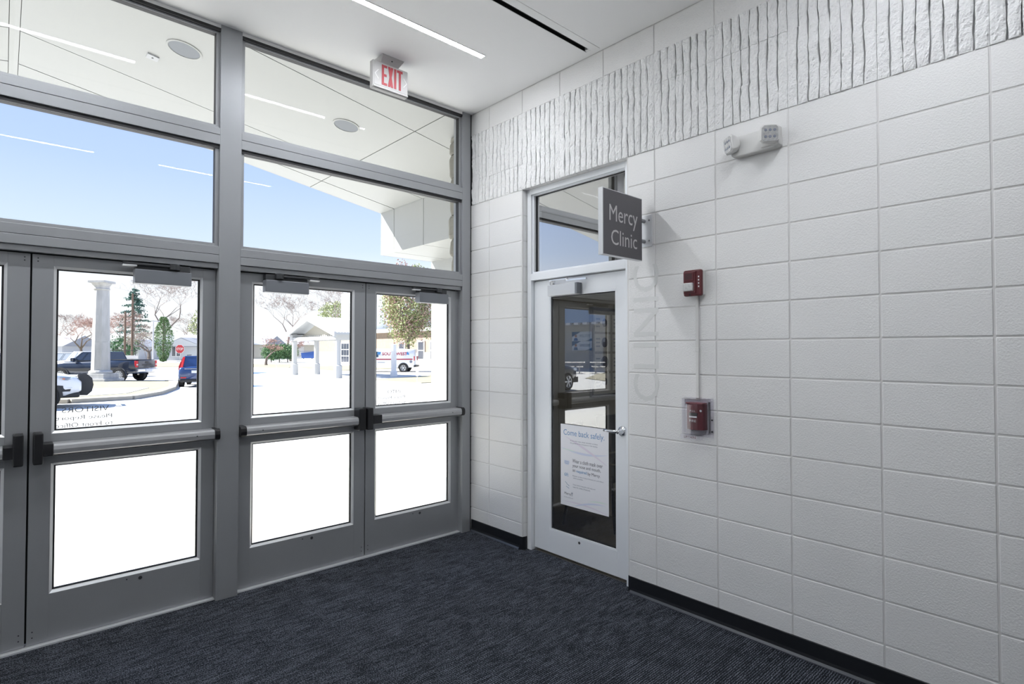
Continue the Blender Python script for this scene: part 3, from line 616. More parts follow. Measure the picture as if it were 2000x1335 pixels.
# emergency light with two heads
em = thing('emergency_light', 'white twin-head emergency light high on the block wall', 'emergency light', (0.0, -2.52, 2.64))
MB().prism([(-2.385, 2.650), (-2.41, 2.640), (-2.62, 2.640), (-2.645, 2.650), (-2.645, 2.752), (-2.40, 2.752)], 0.048, 'x', -0.048).build('housing', 'plast', em, 0.005)
box('shoulder', 'plast', em, -0.056, 0.0, -2.648, -2.555, 2.650, 2.700, 0.004)
def lamp_head(c, yaw, pitch):
    n_ = Matrix.Rotation(yaw, 3, 'Z') @ Matrix.Rotation(pitch, 3, 'Y') @ Vector((-1, 0, 0)); c = Vector(c)
    u = n_.cross(Vector((0, 0, 1))).normalized(); v = u.cross(n_)
    def ring(s, d, k):
        out = []
        for t in range(20):
            an = 2 * math.pi * t / 20; ca, sa = math.cos(an), math.sin(an)
            f = (abs(ca) ** k + abs(sa) ** k) ** (-1.0 / k)
            out.append(tuple(c + n_ * d + u * (ca * f * s) + v * (sa * f * s)))
        return out
    h_ = MB().loft([ring(0.018, -0.045, 2), ring(0.040, -0.028, 2.4), ring(0.046, -0.004, 5), ring(0.048, 0.012, 6), ring(0.044, 0.018, 6)]).build('lamp_head', 'plast', em, smooth=False)
    MB().loft([ring(0.041, 0.0175, 6), ring(0.041, 0.0205, 6)]).build('lens', 'lens', h_)
    for r_ in (-1, 1):
        for q in (-1, 0, 1):
            p = c + n_ * 0.0208 + v * (0.017 * r_) + u * (0.022 * q)
            d_ = MB().tube(p, p + n_ * 0.0012, 0.0075, 0.006, 8).build('led_cell', 'ink_gray', h_)
lamp_head((-0.085, -2.405, 2.700), R(-38), R(-6)); lamp_head((-0.085, -2.612, 2.700), R(38), R(-4))
MB().tube((-0.03, -2.42, 2.70), (-0.06, -2.412, 2.70), 0.018, n=12).build('swivel', 'plast', em); MB().tube((-0.03, -2.61, 2.70), (-0.06, -2.612, 2.70), 0.018, n=12).build('swivel', 'plast', em)

# fire alarm strobe, raceway, pull station
sb = thing('alarm_strobe', 'dark red fire alarm horn strobe on the block wall', 'fire alarm', (0.0, -2.145, 1.89))
box('back_box', 'plast', sb, -0.032, 0.0, -2.205, -2.095, 1.892, 2.036, 0.004)
bo = box('housing', 'red', sb, -0.060, -0.030, -2.208, -2.092, 1.886, 2.040, 0.010)
box('raised_plate', 'red', bo, -0.070, -0.058, -2.176, -2.098, 1.898, 2.030, 0.006)
box('speaker_boss', 'red', bo, -0.076, -0.068, -2.168, -2.104, 1.972, 2.024, 0.005)
box('strobe_lens', 'lens', bo, -0.088, -0.068, -2.166, -2.106, 1.914, 1.962, 0.004)
for q in range(4): box('printed_mark', 'white_ink', bo, -0.0612, -0.0598, -2.196, -2.189, 1.935 + q * 0.019, 1.944 + q * 0.019)
for q in range(5): box('grille_slot', 'black', bo, -0.0768, -0.0756, -2.158, -2.114, 1.984 + q * 0.007, 1.987 + q * 0.007)
MB().lathe([(0.005, 0), (0.005, 0.002)], (-0.0612, -2.136, 1.893), 10, 'x').build('screw', 'black', bo)
rw = thing('cable_raceway', 'thin white cable raceway running down from the red strobe', 'raceway', (0.0, -2.153, 1.28))
box('channel', 'plast', rw, -0.013, 0.0, -2.163, -2.143, 1.286, 1.888, 0.003)
box('cover_clip', 'plast', rw, -0.0145, 0.0, -2.1645, -2.1415, 1.56, 1.585, 0.001)
ps = thing('pull_station', 'red fire alarm pull station under a clear plastic cover reading LIFT HERE', 'fire alarm', (0.0, -2.155, 1.06))
pb = MB().prism([(0.0, -2.100), (0.0, -2.210), (-0.045, -2.206), (-0.058, -2.180), (-0.060, -2.150), (-0.056, -2.125), (-0.044, -2.104)], 0.150, 'z', 1.105).build('station_body', 'red', ps, 0.002)
box('top_cap', 'red_lt', pb, -0.058, 0.0, -2.208, -2.102, 1.255, 1.262, 0.002)
box('pull_handle', 'white_ink', pb, -0.0635, -0.058, -2.176, -2.128, 1.176, 1.186, 0.001)
box('handle_recess', 'black', pb, -0.0625, -0.055, -2.178, -2.126, 1.188, 1.204)
text('lettering', 'PULL', 'white_ink', pb, (-0.0608, -2.150, 1.215), 0.034, 0.010, (0, -1, 0), (0, 0, 1), 0.0005)
text('lettering', 'FIRE', 'white_ink', pb, (-0.0608, -2.150, 1.158), 0.042, 0.014, (0, -1, 0), (0, 0, 1), 0.0005)
MB().lathe([(0.007, -0.004), (0.007, 0)], (-0.050, -2.196, 1.218), 10, 'x').build('key_lock', 'chrome', pb)
cv = MB()                                    # clear domed shield, open shell
cv.prism([(-0.004, -2.068), (-0.055, -2.075), (-0.080, -2.110), (-0.084, -2.150), (-0.080, -2.190), (-0.055, -2.226), (-0.004, -2.234), (-0.004, -2.231), (-0.053, -2.223), (-0.077, -2.188), (-0.081, -2.150), (-0.077, -2.112), (-0.053, -2.078), (-0.004, -2.071)], 0.205, 'z', 1.080)
cv.prism([(-0.004, -2.071), (-0.053, -2.078), (-0.077, -2.112), (-0.081, -2.150), (-0.077, -2.188), (-0.053, -2.223), (-0.004, -2.231)], 0.003, 'z', 1.282)
sh_ = cv.build('clear_shield', 'clearp', ps)
box('back_plate', 'clearp', sh_, -0.008, -0.0005, -2.250, -2.062, 1.062, 1.290, 0.002)
MB().box(-0.090, -0.060, -2.215, -2.085, 1.052, 1.080).build('lift_lip', 'clearp', sh_, 0.003)
text('lettering', 'LIFT HERE', 'red', sh_, (-0.0915, -2.150, 1.066), 0.075, 0.013, (0, -1, 0), (0, 0, 1), 0.0006)
MB().tube((-0.028, -2.236, 1.09), (-0.028, -2.236, 1.27), 0.005, n=10).build('hinge_rod', 'clearp', sh_)
for z in (1.098, 1.165): MB().lathe([(0.005, -0.003), (0.005, 0.001)], (-0.009, -2.243, z), 8, 'x').build('screw', 'black', sh_)

# poster on the clinic door glass
po = thing('door_poster', 'white poster headed Come back safely taped to the clinic door', 'poster', (0.092, -1.20, 0.414))
PY0, PY1, PZ0, PZ1 = -0.976, -1.427, 0.414, 1.016; PX = 0.0825
pp = box('sheet', 'poster', po, PX, PX + 0.0012, PY1, PY0, PZ0, PZ1)
A, U_ = (0, -1, 0), (0, 0, 1)
def ptext(s, m, u, v, w, h=None, bold=0.0):   # u from the left edge, v from the top, in metres; centre of the text
    return text('lettering', s, m, pp, (PX, PY0 - u, PZ1 - v), w, h, A, U_, 0.0006, bold)
def swoosh(pts, m, k):
    """curved printed band: list of (u, v_top, v_bottom)"""
    vs = []; x = PX - 0.00015 - 0.00004 * k
    for u, a, c in pts: vs += [(x, PY0 - u, PZ1 - a), (x, PY0 - u, PZ1 - c)]
    MB().add(vs, [(2 * i, 2 * i + 2, 2 * i + 3, 2 * i + 1) for i in range(len(pts) - 1)]).build('printed_swoosh', m, pp)
def curve(u0, u1, f, th): return [(u0 + (u1 - u0) * i / 16, f(i / 16) - th(i / 16), f(i / 16)) for i in range(17)]
swoosh(curve(0.0, 0.45, lambda t: 0.175 + 0.035 * math.sin(t * 3.0), lambda t: 0.016 * math.sin(math.pi * t)), 'sw_blue', 0)
swoosh(curve(0.03, 0.45, lambda t: 0.085 + 0.175 * t, lambda t: 0.018 * math.sin(math.pi * t)), 'sw_pink', 1)
swoosh(curve(0.0, 0.16, lambda t: 0.185 + 0.012 * t, lambda t: 0.008 * math.sin(math.pi * t)), 'sw_green', 2)
swoosh(curve(0.0, 0.45, lambda t: 0.575 - 0.006 * math.sin(3.1 * t) + 0.02 * t * t, lambda t: 0.010 * math.sin(math.pi * t)), 'sw_pink', 3)
swoosh(curve(0.14, 0.45, lambda t: 0.592 - 0.055 * math.sin(1.55 * t), lambda t: 0.013 * math.sin(math.pi * min(1, t + 0.1))), 'sw_blue', 4)
swoosh(curve(0.26, 0.45, lambda t: 0.535 - 0.015 * math.sin(1.5 * t), lambda t: 0.008 * math.sin(math.pi * t)), 'sw_green', 5)
ptext('Come back safely.', 'ink_teal', 0.222, 0.065, 0.385, 0.055)
for q, s_ in enumerate(('As you enter today, please remember to follow', 'the guidance for everyone in this facility.')):
    ptext(s_, 'ink_gray', 0.225, 0.117 + q * 0.017, 0.26, 0.011)
ptext('Wear a cloth mask over', 'ink_dark', 0.258, 0.262, 0.280, 0.027)
ptext('your nose and mouth,', 'ink_dark', 0.250, 0.300, 0.263, 0.030)
ptext('as', 'ink_dark', 0.132, 0.333, 0.026, 0.015); ptext('required', 'ink_teal', 0.204, 0.336, 0.098, 0.027, 0.012); ptext('by Mercy.', 'ink_dark', 0.320, 0.338, 0.115, 0.028)
ptext('6ft', 'ink_teal', 0.058, 0.372, 0.040, 0.026)
for q, s_ in enumerate(('Maintain six feet of space between you and others', 'when possible.')): ptext(s_, 'ink_gray', 0.262 - q * 0.09, 0.373 + q * 0.016, (0.285, 0.095)[q], 0.011)
for q, s_ in enumerate(('Clean hands frequently with soap and', 'water for at least 20 seconds.')): ptext(s_, 'ink_gray', 0.226 - q * 0.022, 0.437 + q * 0.016, (0.21, 0.165)[q], 0.011)
ptext('Mercy', 'ink_dark', 0.072, 0.515, 0.066, 0.024)
for (u, v, du, dv) in ((0.112, 0.510, 0.004, 0.030), (0.112, 0.505, 0.016, 0.004)): box('logo_cross', 'ink_gray', pp, PX - 0.0006, PX, PY0 - u - du / 2, PY0 - u + du / 2, PZ1 - v - dv / 2, PZ1 - v + dv / 2)
ptext('Your life is our life\u2019s work.', 'ink_gray', 0.078, 0.540, 0.090, 0.008)
# little line icons: mask and washing hands
MB().prism([(PY0 - 0.036, PZ1 - 0.268), (PY0 - 0.086, PZ1 - 0.268), (PY0 - 0.086, PZ1 - 0.288), (PY0 - 0.075, PZ1 - 0.300), (PY0 - 0.047, PZ1 - 0.300), (PY0 - 0.036, PZ1 - 0.288)], 0.0004, 'x', PX - 0.0004).build('mask_icon', 'sw_blue', pp)
for q in range(3): box('mask_line', 'ink_blue', pp, PX - 0.0008, PX - 0.0003, PY0 - 0.082, PY0 - 0.040, PZ1 - 0.274 - q * 0.008, PZ1 - 0.2755 - q * 0.008)
for u, v, w in ((0.044, 0.425, 0.020), (0.060, 0.440, 0.026), (0.054, 0.458, 0.030)):
    MB().prism([(PY0 - u, PZ1 - v), (PY0 - u - w, PZ1 - v - 0.012), (PY0 - u - w, PZ1 - v - 0.015), (PY0 - u, PZ1 - v - 0.003)], 0.0004, 'x', PX - 0.0004).build('hand_icon', 'ink_blue', pp)

# unseen glowing panel added to brighten the clinic room
cpn = thing('fill_panel', 'added unseen fill light inside the clinic room', 'ceiling light', (2.4, -2.2, 2.95))
box('frame', 'plast', cpn, 2.08, 2.72, -2.52, -1.88, 2.935, 2.95); box('lens', mat('fill_lens', (1.0, 0.95, 0.86), 0.5, emit=10.0), cpn, 2.1, 2.7, -2.5, -1.9, 2.932, 2.936)
# ================================================================== outdoors: ground
# the parking lot and street run at 42.4 degrees to the building; (u, v) are metres along and across that street grid
_cy, _sy = math.cos(R(42.41)), math.sin(R(42.41))
def lot(u, v): return (-3.035 + _cy * u + _sy * v, -3.844 - _sy * u + _cy * v)
PROF = [(-90, -0.05), (6, -0.05), (14, -0.17), (20, -0.25), (28, -0.34), (36, -0.44), (48, -0.50), (62, -0.30), (75, -0.10), (110, 0.40), (320, 2.2)]
def gz(x, y):
    v = (x + 3.035) * _sy + (y + 3.844) * _cy
    for (a, za), (c, zc) in zip(PROF, PROF[1:]):
        if v <= c: return za + (zc - za) * max(0, (v - a)) / (c - a)
    return PROF[-1][1]
def G(x, y, dz=0.0): return (x, y, gz(x, y) + dz)
gr = MB(); us = [-320, -160, -80, -40, 0, 40, 80, 160, 320]
for a, (v, z) in enumerate(PROF):
    for u in us: gr.v.append((*lot(u, v), z))
nu = len(us)
for a in range(len(PROF) - 1):
    for c in range(nu - 1): gr.f.append((a * nu + c, a * nu + c + 1, (a + 1) * nu + c + 1, (a + 1) * nu + c))
g_o = gr.build('ground_lot', 'lot'); tag(g_o, 'pale sunlit concrete of the parking lot and street', 'ground', kind='structure')
# concrete slabs in front of the doors
pv = thing('ground_pavement', 'pale concrete slabs right outside the glass doors', 'pavement', (0, 2.5, -0.05), kind='structure')
box('slab_bed', 'panel_gap', pv, -12, 13, 0.13, 5.6, -0.2, -0.020)
for y0, y1 in ((0.13, 2.50), (2.506, 5.6)):
    for i in range(-2, 2):
        box('paving_slab', 'conc', pv, i * 6.1 + 0.62 + 0.003, i * 6.1 + 6.72 - 0.003, y0, y1, -0.10, -0.012, 0.002)
def flat(name, pts, m, lab, cat, kind=None, h=0.06, group=None):
    """slightly raised ground patch following the slope"""
    n = len(pts); vs = [(x, y, gz(x, y) + h) for x, y in pts] + [(x, y, gz(x, y) - 0.1) for x, y in pts]
    fs = [tuple(range(n))] + [(i + n, (i + 1) % n + n, (i + 1) % n, i) for i in range(n)]
    ar = sum(pts[i][0] * pts[(i + 1) % n][1] - pts[(i + 1) % n][0] * pts[i][1] for i in range(n))
    if ar < 0: fs = [tuple(reversed(f)) for f in fs]
    o = MB().add(vs, fs).build(name, m); return tag(o, lab, cat, group, kind)
isl = [lot(*p) for p in ((-30, 15.5), (-19, 18.0), (-15.2, 19.2), (-14.3, 20.8), (-14.9, 23.2), (-16.6, 27.0), (-20.3, 33.4), (-21.5, 34.6), (-60, 34.6), (-60, 15.5))]
flat('lawn', isl, 'grass', 'dry winter grass around the tall stone column', 'lawn', 'stuff', 0.10)
wk = [lot(*p) for p in ((-29.5, 17.3), (-19, 19.6), (-16.2, 20.6), (-15.6, 22.6), (-17.3, 26.6), (-20, 25.6), (-30, 22.5))]
flat('ground_walk', wk, 'conc', 'pale concrete walk across the column lawn', 'walk', 'structure', 0.115)
cu = MB()                                                     # kerb along the lawn
cpts = [lot(*p) for p in ((-30, 15.4), (-19, 17.85), (-15.1, 19.05), (-14.15, 20.7), (-14.75, 23.2), (-16.45, 27.0), (-20.15, 33.4), (-21.4, 34.7))]
for p, q in zip(cpts, cpts[1:]):
    d = Vector((q[0] - p[0], q[1] - p[1])).normalized(); nn = Vector((d.y, -d.x)) * 0.16
    a = G(*p); c = G(*q)
    vs = []
    for s_, zz in ((1, -0.05), (1, 0.14), (-1, 0.14), (-1, -0.05)): vs += [(a[0] + nn.x * s_, a[1] + nn.y * s_, a[2] + zz)]
    for s_, zz in ((1, -0.05), (1, 0.14), (-1, 0.14), (-1, -0.05)): vs += [(c[0] + nn.x * s_, c[1] + nn.y * s_, c[2] + zz)]
    cu.add(vs, [(0, 4, 5, 1), (1, 5, 6, 2), (2, 6, 7, 3), (0, 1, 2, 3), (7, 6, 5, 4)])
tag(cu.build('street_kerb', 'curb'), 'weathered concrete kerb curving around the column lawn', 'kerb')
flat('verge', [lot(*p) for p in ((-120, 66), (-30, 62), (-24, 60), (-26, 68), (-60, 76), (-140, 82))], 'grass', 'strip of dry grass below the bare trees across the street', 'lawn', 'stuff', 0.05)
flat('planting_strip', [(20.5, 47.0), (20.5, 58.0), (28.0, 58.0), (28.0, 47.5)], 'grass', 'patch of dry grass behind the white porch', 'lawn', 'stuff', 0.04)
flat('van_verge', [(15.5, 24.5), (15.5, 30.5), (22.5, 33.5), (23.6, 38.5), (23.6, 31.0), (20.5, 24.5)], 'grass', 'strip of dry grass in front of the white van', 'lawn', 'stuff', 0.04)
flat('blue_patch', [(12.9, 47.2), (12.2, 49.4), (13.5, 50.2), (14.8, 48.2)], 'bluep', 'far blue patch on the pavement', 'parking mark', None, 0.012, 'blue ground patches')  # flat blue patch lying on the pavement
flat('blue_patch', [(6.7, 27.0), (5.9, 28.6), (6.7, 29.1), (7.6, 27.6)], 'bluep', 'near blue patch on the pavement', 'parking mark', None, 0.012, 'blue ground patches')  # smaller blue patch, closer to the doors

# ================================================================== entrance canopy
RX, YF, YP, XE, SL = -3.0, 3.13, 2.775, 0.85, 0.17          # ridge, front edge, strip joint, eave, slope
def sz(x): return 3.478 + SL * (XE - RX - abs(x - RX))       # soffit height
ca = thing('entrance_canopy', 'white panelled gable canopy over the outside of the glass doors', 'canopy', (-3.0, 1.6, -0.05))
g_ = 0.005
def soffit(x0, x1, y0, y1, nm='soffit_panel'):
    vs = []
    for t in (0.0, 0.03):
        vs += [(x, y, sz(x) + t) for x, y in ((x0 + g_, y0 + g_), (x1 - g_, y0 + g_), (x1 - g_, y1 - g_), (x0 + g_, y1 - g_))]
    MB().add(vs, [(3, 2, 1, 0), (4, 5, 6, 7), (0, 1, 5, 4), (1, 2, 6, 5), (2, 3, 7, 6), (3, 0, 4, 7)]).build(nm, 'panel', ca)
xr = (RX + 0.03, -0.165, XE); xl = tuple(2 * RX - x for x in reversed(xr))
for xx in (xl, xr):
    for x0, x1 in zip(xx, xx[1:]):
        for y0, y1 in ((0.13, 0.672), (0.672, 2.08), (2.08, YP - 0.006)): soffit(x0, x1, y0, y1)
        soffit(x0, x1, YP, YF, 'edge_panel')
MB().prism([(RX - 0.031, sz(RX - 0.031)), (RX, sz(RX)), (RX + 0.031, sz(RX + 0.031)), (RX + 0.031, sz(RX) + 0.03), (RX - 0.031, sz(RX) + 0.03)], YF - 0.13, 'y', 0.13).build('ridge_strip', 'panel', ca)
rf = MB()                                                     # dark backing and solid roof above
for t0, t1, e in ((0.031, 0.10, 0.0),):
    pr_ = [(XE + 0.9, sz(XE) + t0), (XE, sz(XE) + t0), (RX, sz(RX) + t0), (2 * RX - XE, sz(XE) + t0), (2 * RX - XE - 0.9, sz(XE) + t0), (2 * RX - XE - 0.9, 4.0), (RX, 4.62), (XE + 0.9, 4.0)]
    rf.prism(pr_, YF - 0.13 - 0.012, 'y', 0.13)
rf.build('roof_core', 'panel_gap', ca)
fa = MB(); fa.prism([(XE + 0.92, sz(XE)), (XE, sz(XE)), (RX, sz(RX)), (2 * RX - XE, sz(XE)), (2 * RX - XE - 0.92, sz(XE)), (2 * RX - XE - 0.92, 4.02), (RX, 4.64), (XE + 0.92, 4.02)], 0.012, 'y', YF - 0.012)
fa.build('fascia', 'panel', ca)
ZB, XC = 2.893, 1.70                                          # eave beam underside, face of the leg
for sgn in (1, -1):
    mx = (lambda x: x) if sgn == 1 else (lambda x: 2 * RX - x)
    def pbox(nm, x0, x1, y0, y1, z0, z1, m='panel'): return box(nm, m, ca, mx(x0), mx(x1), y0, y1, z0, z1)
    pbox('beam_core', XE + 0.012, XC + 0.9, 0.5, YF - 0.012, ZB + 0.012, 4.0, 'panel_gap')
    for y0, y1 in ((0.5, 2.06), (2.06, YP), (YP, YF)):
        pbox('eave_panel', XE, XE + 0.012, y0 + g_, y1 - g_, ZB, sz(XE) + 0.004)
        pbox('beam_soffit_panel', XE + 0.012, XC, y0 + g_, y1 - g_, ZB, ZB + 0.012)
    pbox('beam_end_panel', XE, XC + 0.92, YF - 0.012, YF, ZB, 4.0)
    pbox('leg', XC, XC + 0.9, 0.9, YF, -0.12, ZB)
def soffit_light(x, y, lab):
    t = thing('soffit_light', lab, 'ceiling light', (x, y, sz(x)), group='round lights in the canopy soffit')
    sl_ = -SL if x > RX else SL
    def ring(r, dz): return [(x + r * math.cos(R(15 * k)), y + r * math.sin(R(15 * k)), sz(x) + sl_ * r * math.cos(R(15 * k)) + dz) for k in range(24)]
    MB().loft([ring(0.125, 0.0), ring(0.125, -0.006), ring(0.112, -0.008), ring(0.110, -0.002)], False).build('trim_ring', 'panel', t, smooth=False)
    MB().loft([ring(0.111, -0.003), ring(0.111, -0.0035)]).build('lens', 'grey_bin', t)
soffit_light(-2.0, 1.16, 'round soffit light seen through the upper left pane'); soffit_light(-0.625, 1.16, 'round soffit light seen through the upper right pane')
jc = thing('junction_cover', 'small square white cover plate on the canopy soffit', 'cover plate', (-2.155, 1.515, sz(-2.155)))
MB().add([(x_2, y_2, sz(x_2) + d_2) for d_2 in (-0.012, 0.0) for x_2, y_2 in ((-2.195, 1.475), (-2.115, 1.475), (-2.115, 1.555), (-2.195, 1.555))], [(3, 2, 1, 0), (4, 5, 6, 7), (0, 1, 5, 4), (1, 2, 6, 5), (2, 3, 7, 6), (3, 0, 4, 7)]).build('plate', 'housew', jc); MB().lathe([(0.008, 0), (0.008, 0.002)], (-2.155, 1.515, sz(-2.155) - 0.0140), 10).build('screw', 'black', jc)

# stone pier at the end of the glass
sp = thing('stone_pier', 'rough buff stone pier just outside the right end of the glass', 'stone pier', (0.25, 0.3, -0.05))
box('core', 'stonem', sp, 0.125, 0.55, 0.135, 0.455, -0.1, 3.62)
z = -0.05; k = 0; rs = random.Random(12)
while z < 3.58:
    h = rs.choice((0.17, 0.22, 0.28, 0.36, 0.12)); h = min(h, 3.60 - z); x0 = 0.110 + rs.uniform(-0.006, 0.006); y1 = 0.475 + rs.uniform(-0.02, 0.02)
    n_ = 9; ring = []
    mb = MB(); rings = []
    for q in range(n_):
        t = q / (n_ - 1); zz = z + 0.005 + (h - 0.010) * t; r_ = 0.014 * (1 - (2 * t - 1) ** 8) + 0.006 * NZ.noise(Vector((k, zz * 9, 0)))
        rings.append([(x0 - r_, 0.135, zz), (0.40, 0.135, zz), (0.40, y1 + r_ * 0.7, zz), (x0 + 0.02 - r_, y1 + r_ * 0.7, zz), (x0 - r_, y1 - 0.03, zz), (x0 - r_ + 0.008 * NZ.noise(Vector((k, zz * 20, 5))), 0.30, zz)])
    mb.loft(rings).build('stone', 'stone', sp); z += h; k += 1
box('right_cladding', 'stone', sp, 0.40, 0.56, 0.135, 0.47, -0.1, 3.60)
# grey bin beside the stone pier
gb = thing('litter_bin', 'grey round-topped litter bin beside the stone pier outside', 'bin', (0.62, 1.0, -0.03))
MB().lathe([(0.17, 0), (0.19, 0.02), (0.19, 0.14), (0.18, 0.19), (0.15, 0.225), (0.10, 0.245), (0.0, 0.25)], (0.62, 1.0, -0.03), 24).build('body', 'grey_bin', gb, smooth=True)
MB().tube((0.62, 1.0, 0.21), (0.62, 1.0, 0.27), 0.02, n=10).build('stem', 'grey_bin', gb); MB().lathe([(0.0, 0.26), (0.03, 0.265), (0.045, 0.29), (0.03, 0.32), (0.0, 0.325)], (0.62, 1.0, -0.0), 16).build('orange_ball', 'orange', gb, smooth=True)  # small orange ball on a stem above the bin
box('building_return', 'stone', sp, 0.56, 4.4, 0.13, 0.40, -0.1, 2.85)

# ================================================================== vehicles
def wheel(t, x, y, r, w, spokes=10):
    s_ = 1 if y > 0 else -1
    tm = MB().lathe([(r * 0.66, -w / 2), (r * 0.93, -w / 2), (r, -w * 0.36), (r, w * 0.36), (r * 0.93, w / 2), (r * 0.66, w / 2), (r * 0.66, -w / 2)], (x, y, r), 28, 'y'); tm.f = tm.f[:-2]
    tw_ = tm.build('wheel', 'tire', t)
    mb = MB().lathe([(r * 0.16, -0.5 * w), (r * 0.16, 0.5 * w)], (x, y, r), 12, 'y')
    for k in range(spokes):
        a = 2 * math.pi * k / spokes; d = Vector((math.cos(a), 0, math.sin(a))); n_ = Vector((-math.sin(a), 0, math.cos(a))) * r * 0.06; y_ = y + s_ * w * 0.46
        p0 = Vector((x, y_, r)) + d * r * 0.12; p1 = Vector((x, y_, r)) + d * r * 0.66
        mb.add([p0 - n_, p1 - n_ * 1.5, p1 + n_ * 1.5, p0 + n_] + [q + Vector((0, -s_ * 0.05, 0)) for q in (p0 - n_, p1 - n_ * 1.5, p1 + n_ * 1.5, p0 + n_)], [(0, 1, 2, 3), (7, 6, 5, 4), (0, 4, 5, 1), (1, 5, 6, 2), (2, 6, 7, 3), (3, 7, 4, 0)])
    rg = [(r * 0.60, w * 0.40 * s_), (r * 0.67, w * 0.48 * s_), (r * 0.67, w * 0.44 * s_), (r * 0.61, w * 0.34 * s_)]
    mb.lathe([(a, -c) for a, c in rg] + [(rg[0][0], -rg[0][1])], (x, y, r), 24, 'y'); mb.f = mb.f[:-2]
    mb.build('rim', 'rim', tw_)
    MB().lathe([(r * 0.64, -s_ * w * 0.2), (r * 0.64, -s_ * w * 0.22)], (x, y, r), 20, 'y').build('brake_disc', 'plasticb', tw_)
def car_body(t, st, W, m, nm='body'):
    """st: stations (x, z_bottom, z_top, width factor); x forward"""
    rings = []
    for x, zb, zt, k in st:
        w = W / 2 * k; h = zt - zb
        half = [(0.0, zb), (w * 0.86, zb), (w * 0.97, zb + 0.10 * h), (w, zb + 0.40 * h), (w * 0.985, zb + 0.72 * h), (w * 0.93, zt - 0.06 * h), (w * 0.80, zt), (0.0, zt + 0.025)]
        rings.append([(x, y, z_) for y, z_ in half] + [(x, -y, z_) for y, z_ in reversed(half[1:-1])])
    return MB().loft(rings).build(nm, m, t, smooth=True)
def greenhouse(t, xa, xb, xc, xd, zb, zt, wb, wt, m, rear=True, pil=0.045):
    """xa..xd belt line rear to front, xb..xc roof rear to front"""
    B = [(xd, wb), (xd, -wb), (xa, -wb), (xa, wb)]; Tp = [(xc, wt), (xc, -wt), (xb, -wt), (xb, wt)]
    b = [Vector((x, y, zb)) for x, y in B]; p = [Vector((x, y, zt)) for x, y in Tp]
    core = MB().add(b + p, [(3, 2, 1, 0), (4, 5, 6, 7), (0, 1, 5, 4), (1, 2, 6, 5), (2, 3, 7, 6), (3, 0, 4, 7)]).build('cabin', m, t, 0.03)
    for nm, q in (('windscreen', (0, 1)), ('side_window', (1, 2)), ('rear_window', (2, 3)), ('side_window', (3, 0))):
        i, j = q; a, c, d, e = b[i], b[j], p[j], p[i]; n_ = (c - a).cross(e - a).normalized()
        def P(u, v): return (a + (c - a) * u).lerp(e + (d - e) * u, v) + n_ * 0.008
        segs = [(0.06, 0.94)] if nm != 'side_window' else [(0.05, 0.36), (0.40, 0.70), (0.74, 0.93)]
        for u0, u1 in segs:
            f = [P(u0, 0.10), P(u1, 0.10), P(u1, 0.88), P(u0, 0.88)]
            MB().add(f + [v - n_ * 0.02 for v in f], [(0, 1, 2, 3), (0, 4, 5, 1), (1, 5, 6, 2), (2, 6, 7, 3), (3, 7, 4, 0)]).build(nm, 'carglass', core)
    return core
def arches(t, xs, W, r, m='plasticb'):
    for x in xs:
        for s_ in (1, -1):
            pts = [(x + (r + 0.10) * math.cos(R(a)), r + (r + 0.10) * math.sin(R(a)) * 0.98) for a in range(-5, 186, 10)] + [(x + (r + 0.02) * math.cos(R(a)), r + (r + 0.02) * math.sin(R(a))) for a in range(185, -6, -10)]
            MB().prism(pts, 0.03, 'y', s_ * (W / 2 - 0.005) - 0.015).build('wheel_arch', m, t)
            MB().lathe([(r + 0.05, 0), (r + 0.05, 0.02)], (x, s_ * (W / 2 - 0.02) + 0.01, r), 24, 'y').build('wheel_well', 'slot', t)
# --- white patrol-type SUV with push bumper
def head_dir(u, v): return math.atan2(-_sy * u + _cy * v, _cy * u + _sy * v)
sv = thing('white_suv', 'white SUV nose with a black push bumper at the left of the door glass', 'car', G(-3.65, 19.15), R(-3))
car_body(sv, [(-2.45, 0.45, 1.05, 0.9), (-2.3, 0.32, 1.12, 0.97), (-1.0, 0.28, 1.14, 1.0), (0.9, 0.28, 1.13, 1.0), (1.5, 0.30, 1.08, 0.99), (2.1, 0.34, 0.99, 0.95), (2.38, 0.42, 0.90, 0.86), (2.50, 0.50, 0.78, 0.74)], 1.98, 'c_white')
greenhouse(sv, -2.3, -1.95, 0.45, 1.05, 1.11, 1.75, 0.88, 0.72, 'c_white')
arches(sv, (1.58, -1.42), 1.98, 0.37)
for x in (1.58, -1.42):
    for y in (0.89, -0.89): wheel(sv, x, y, 0.37, 0.24, 6)
MB().box(1.9, 2.46, -0.86, 0.86, 0.30, 0.46).build('lower_bumper', 'plasticb', sv, 0.05)
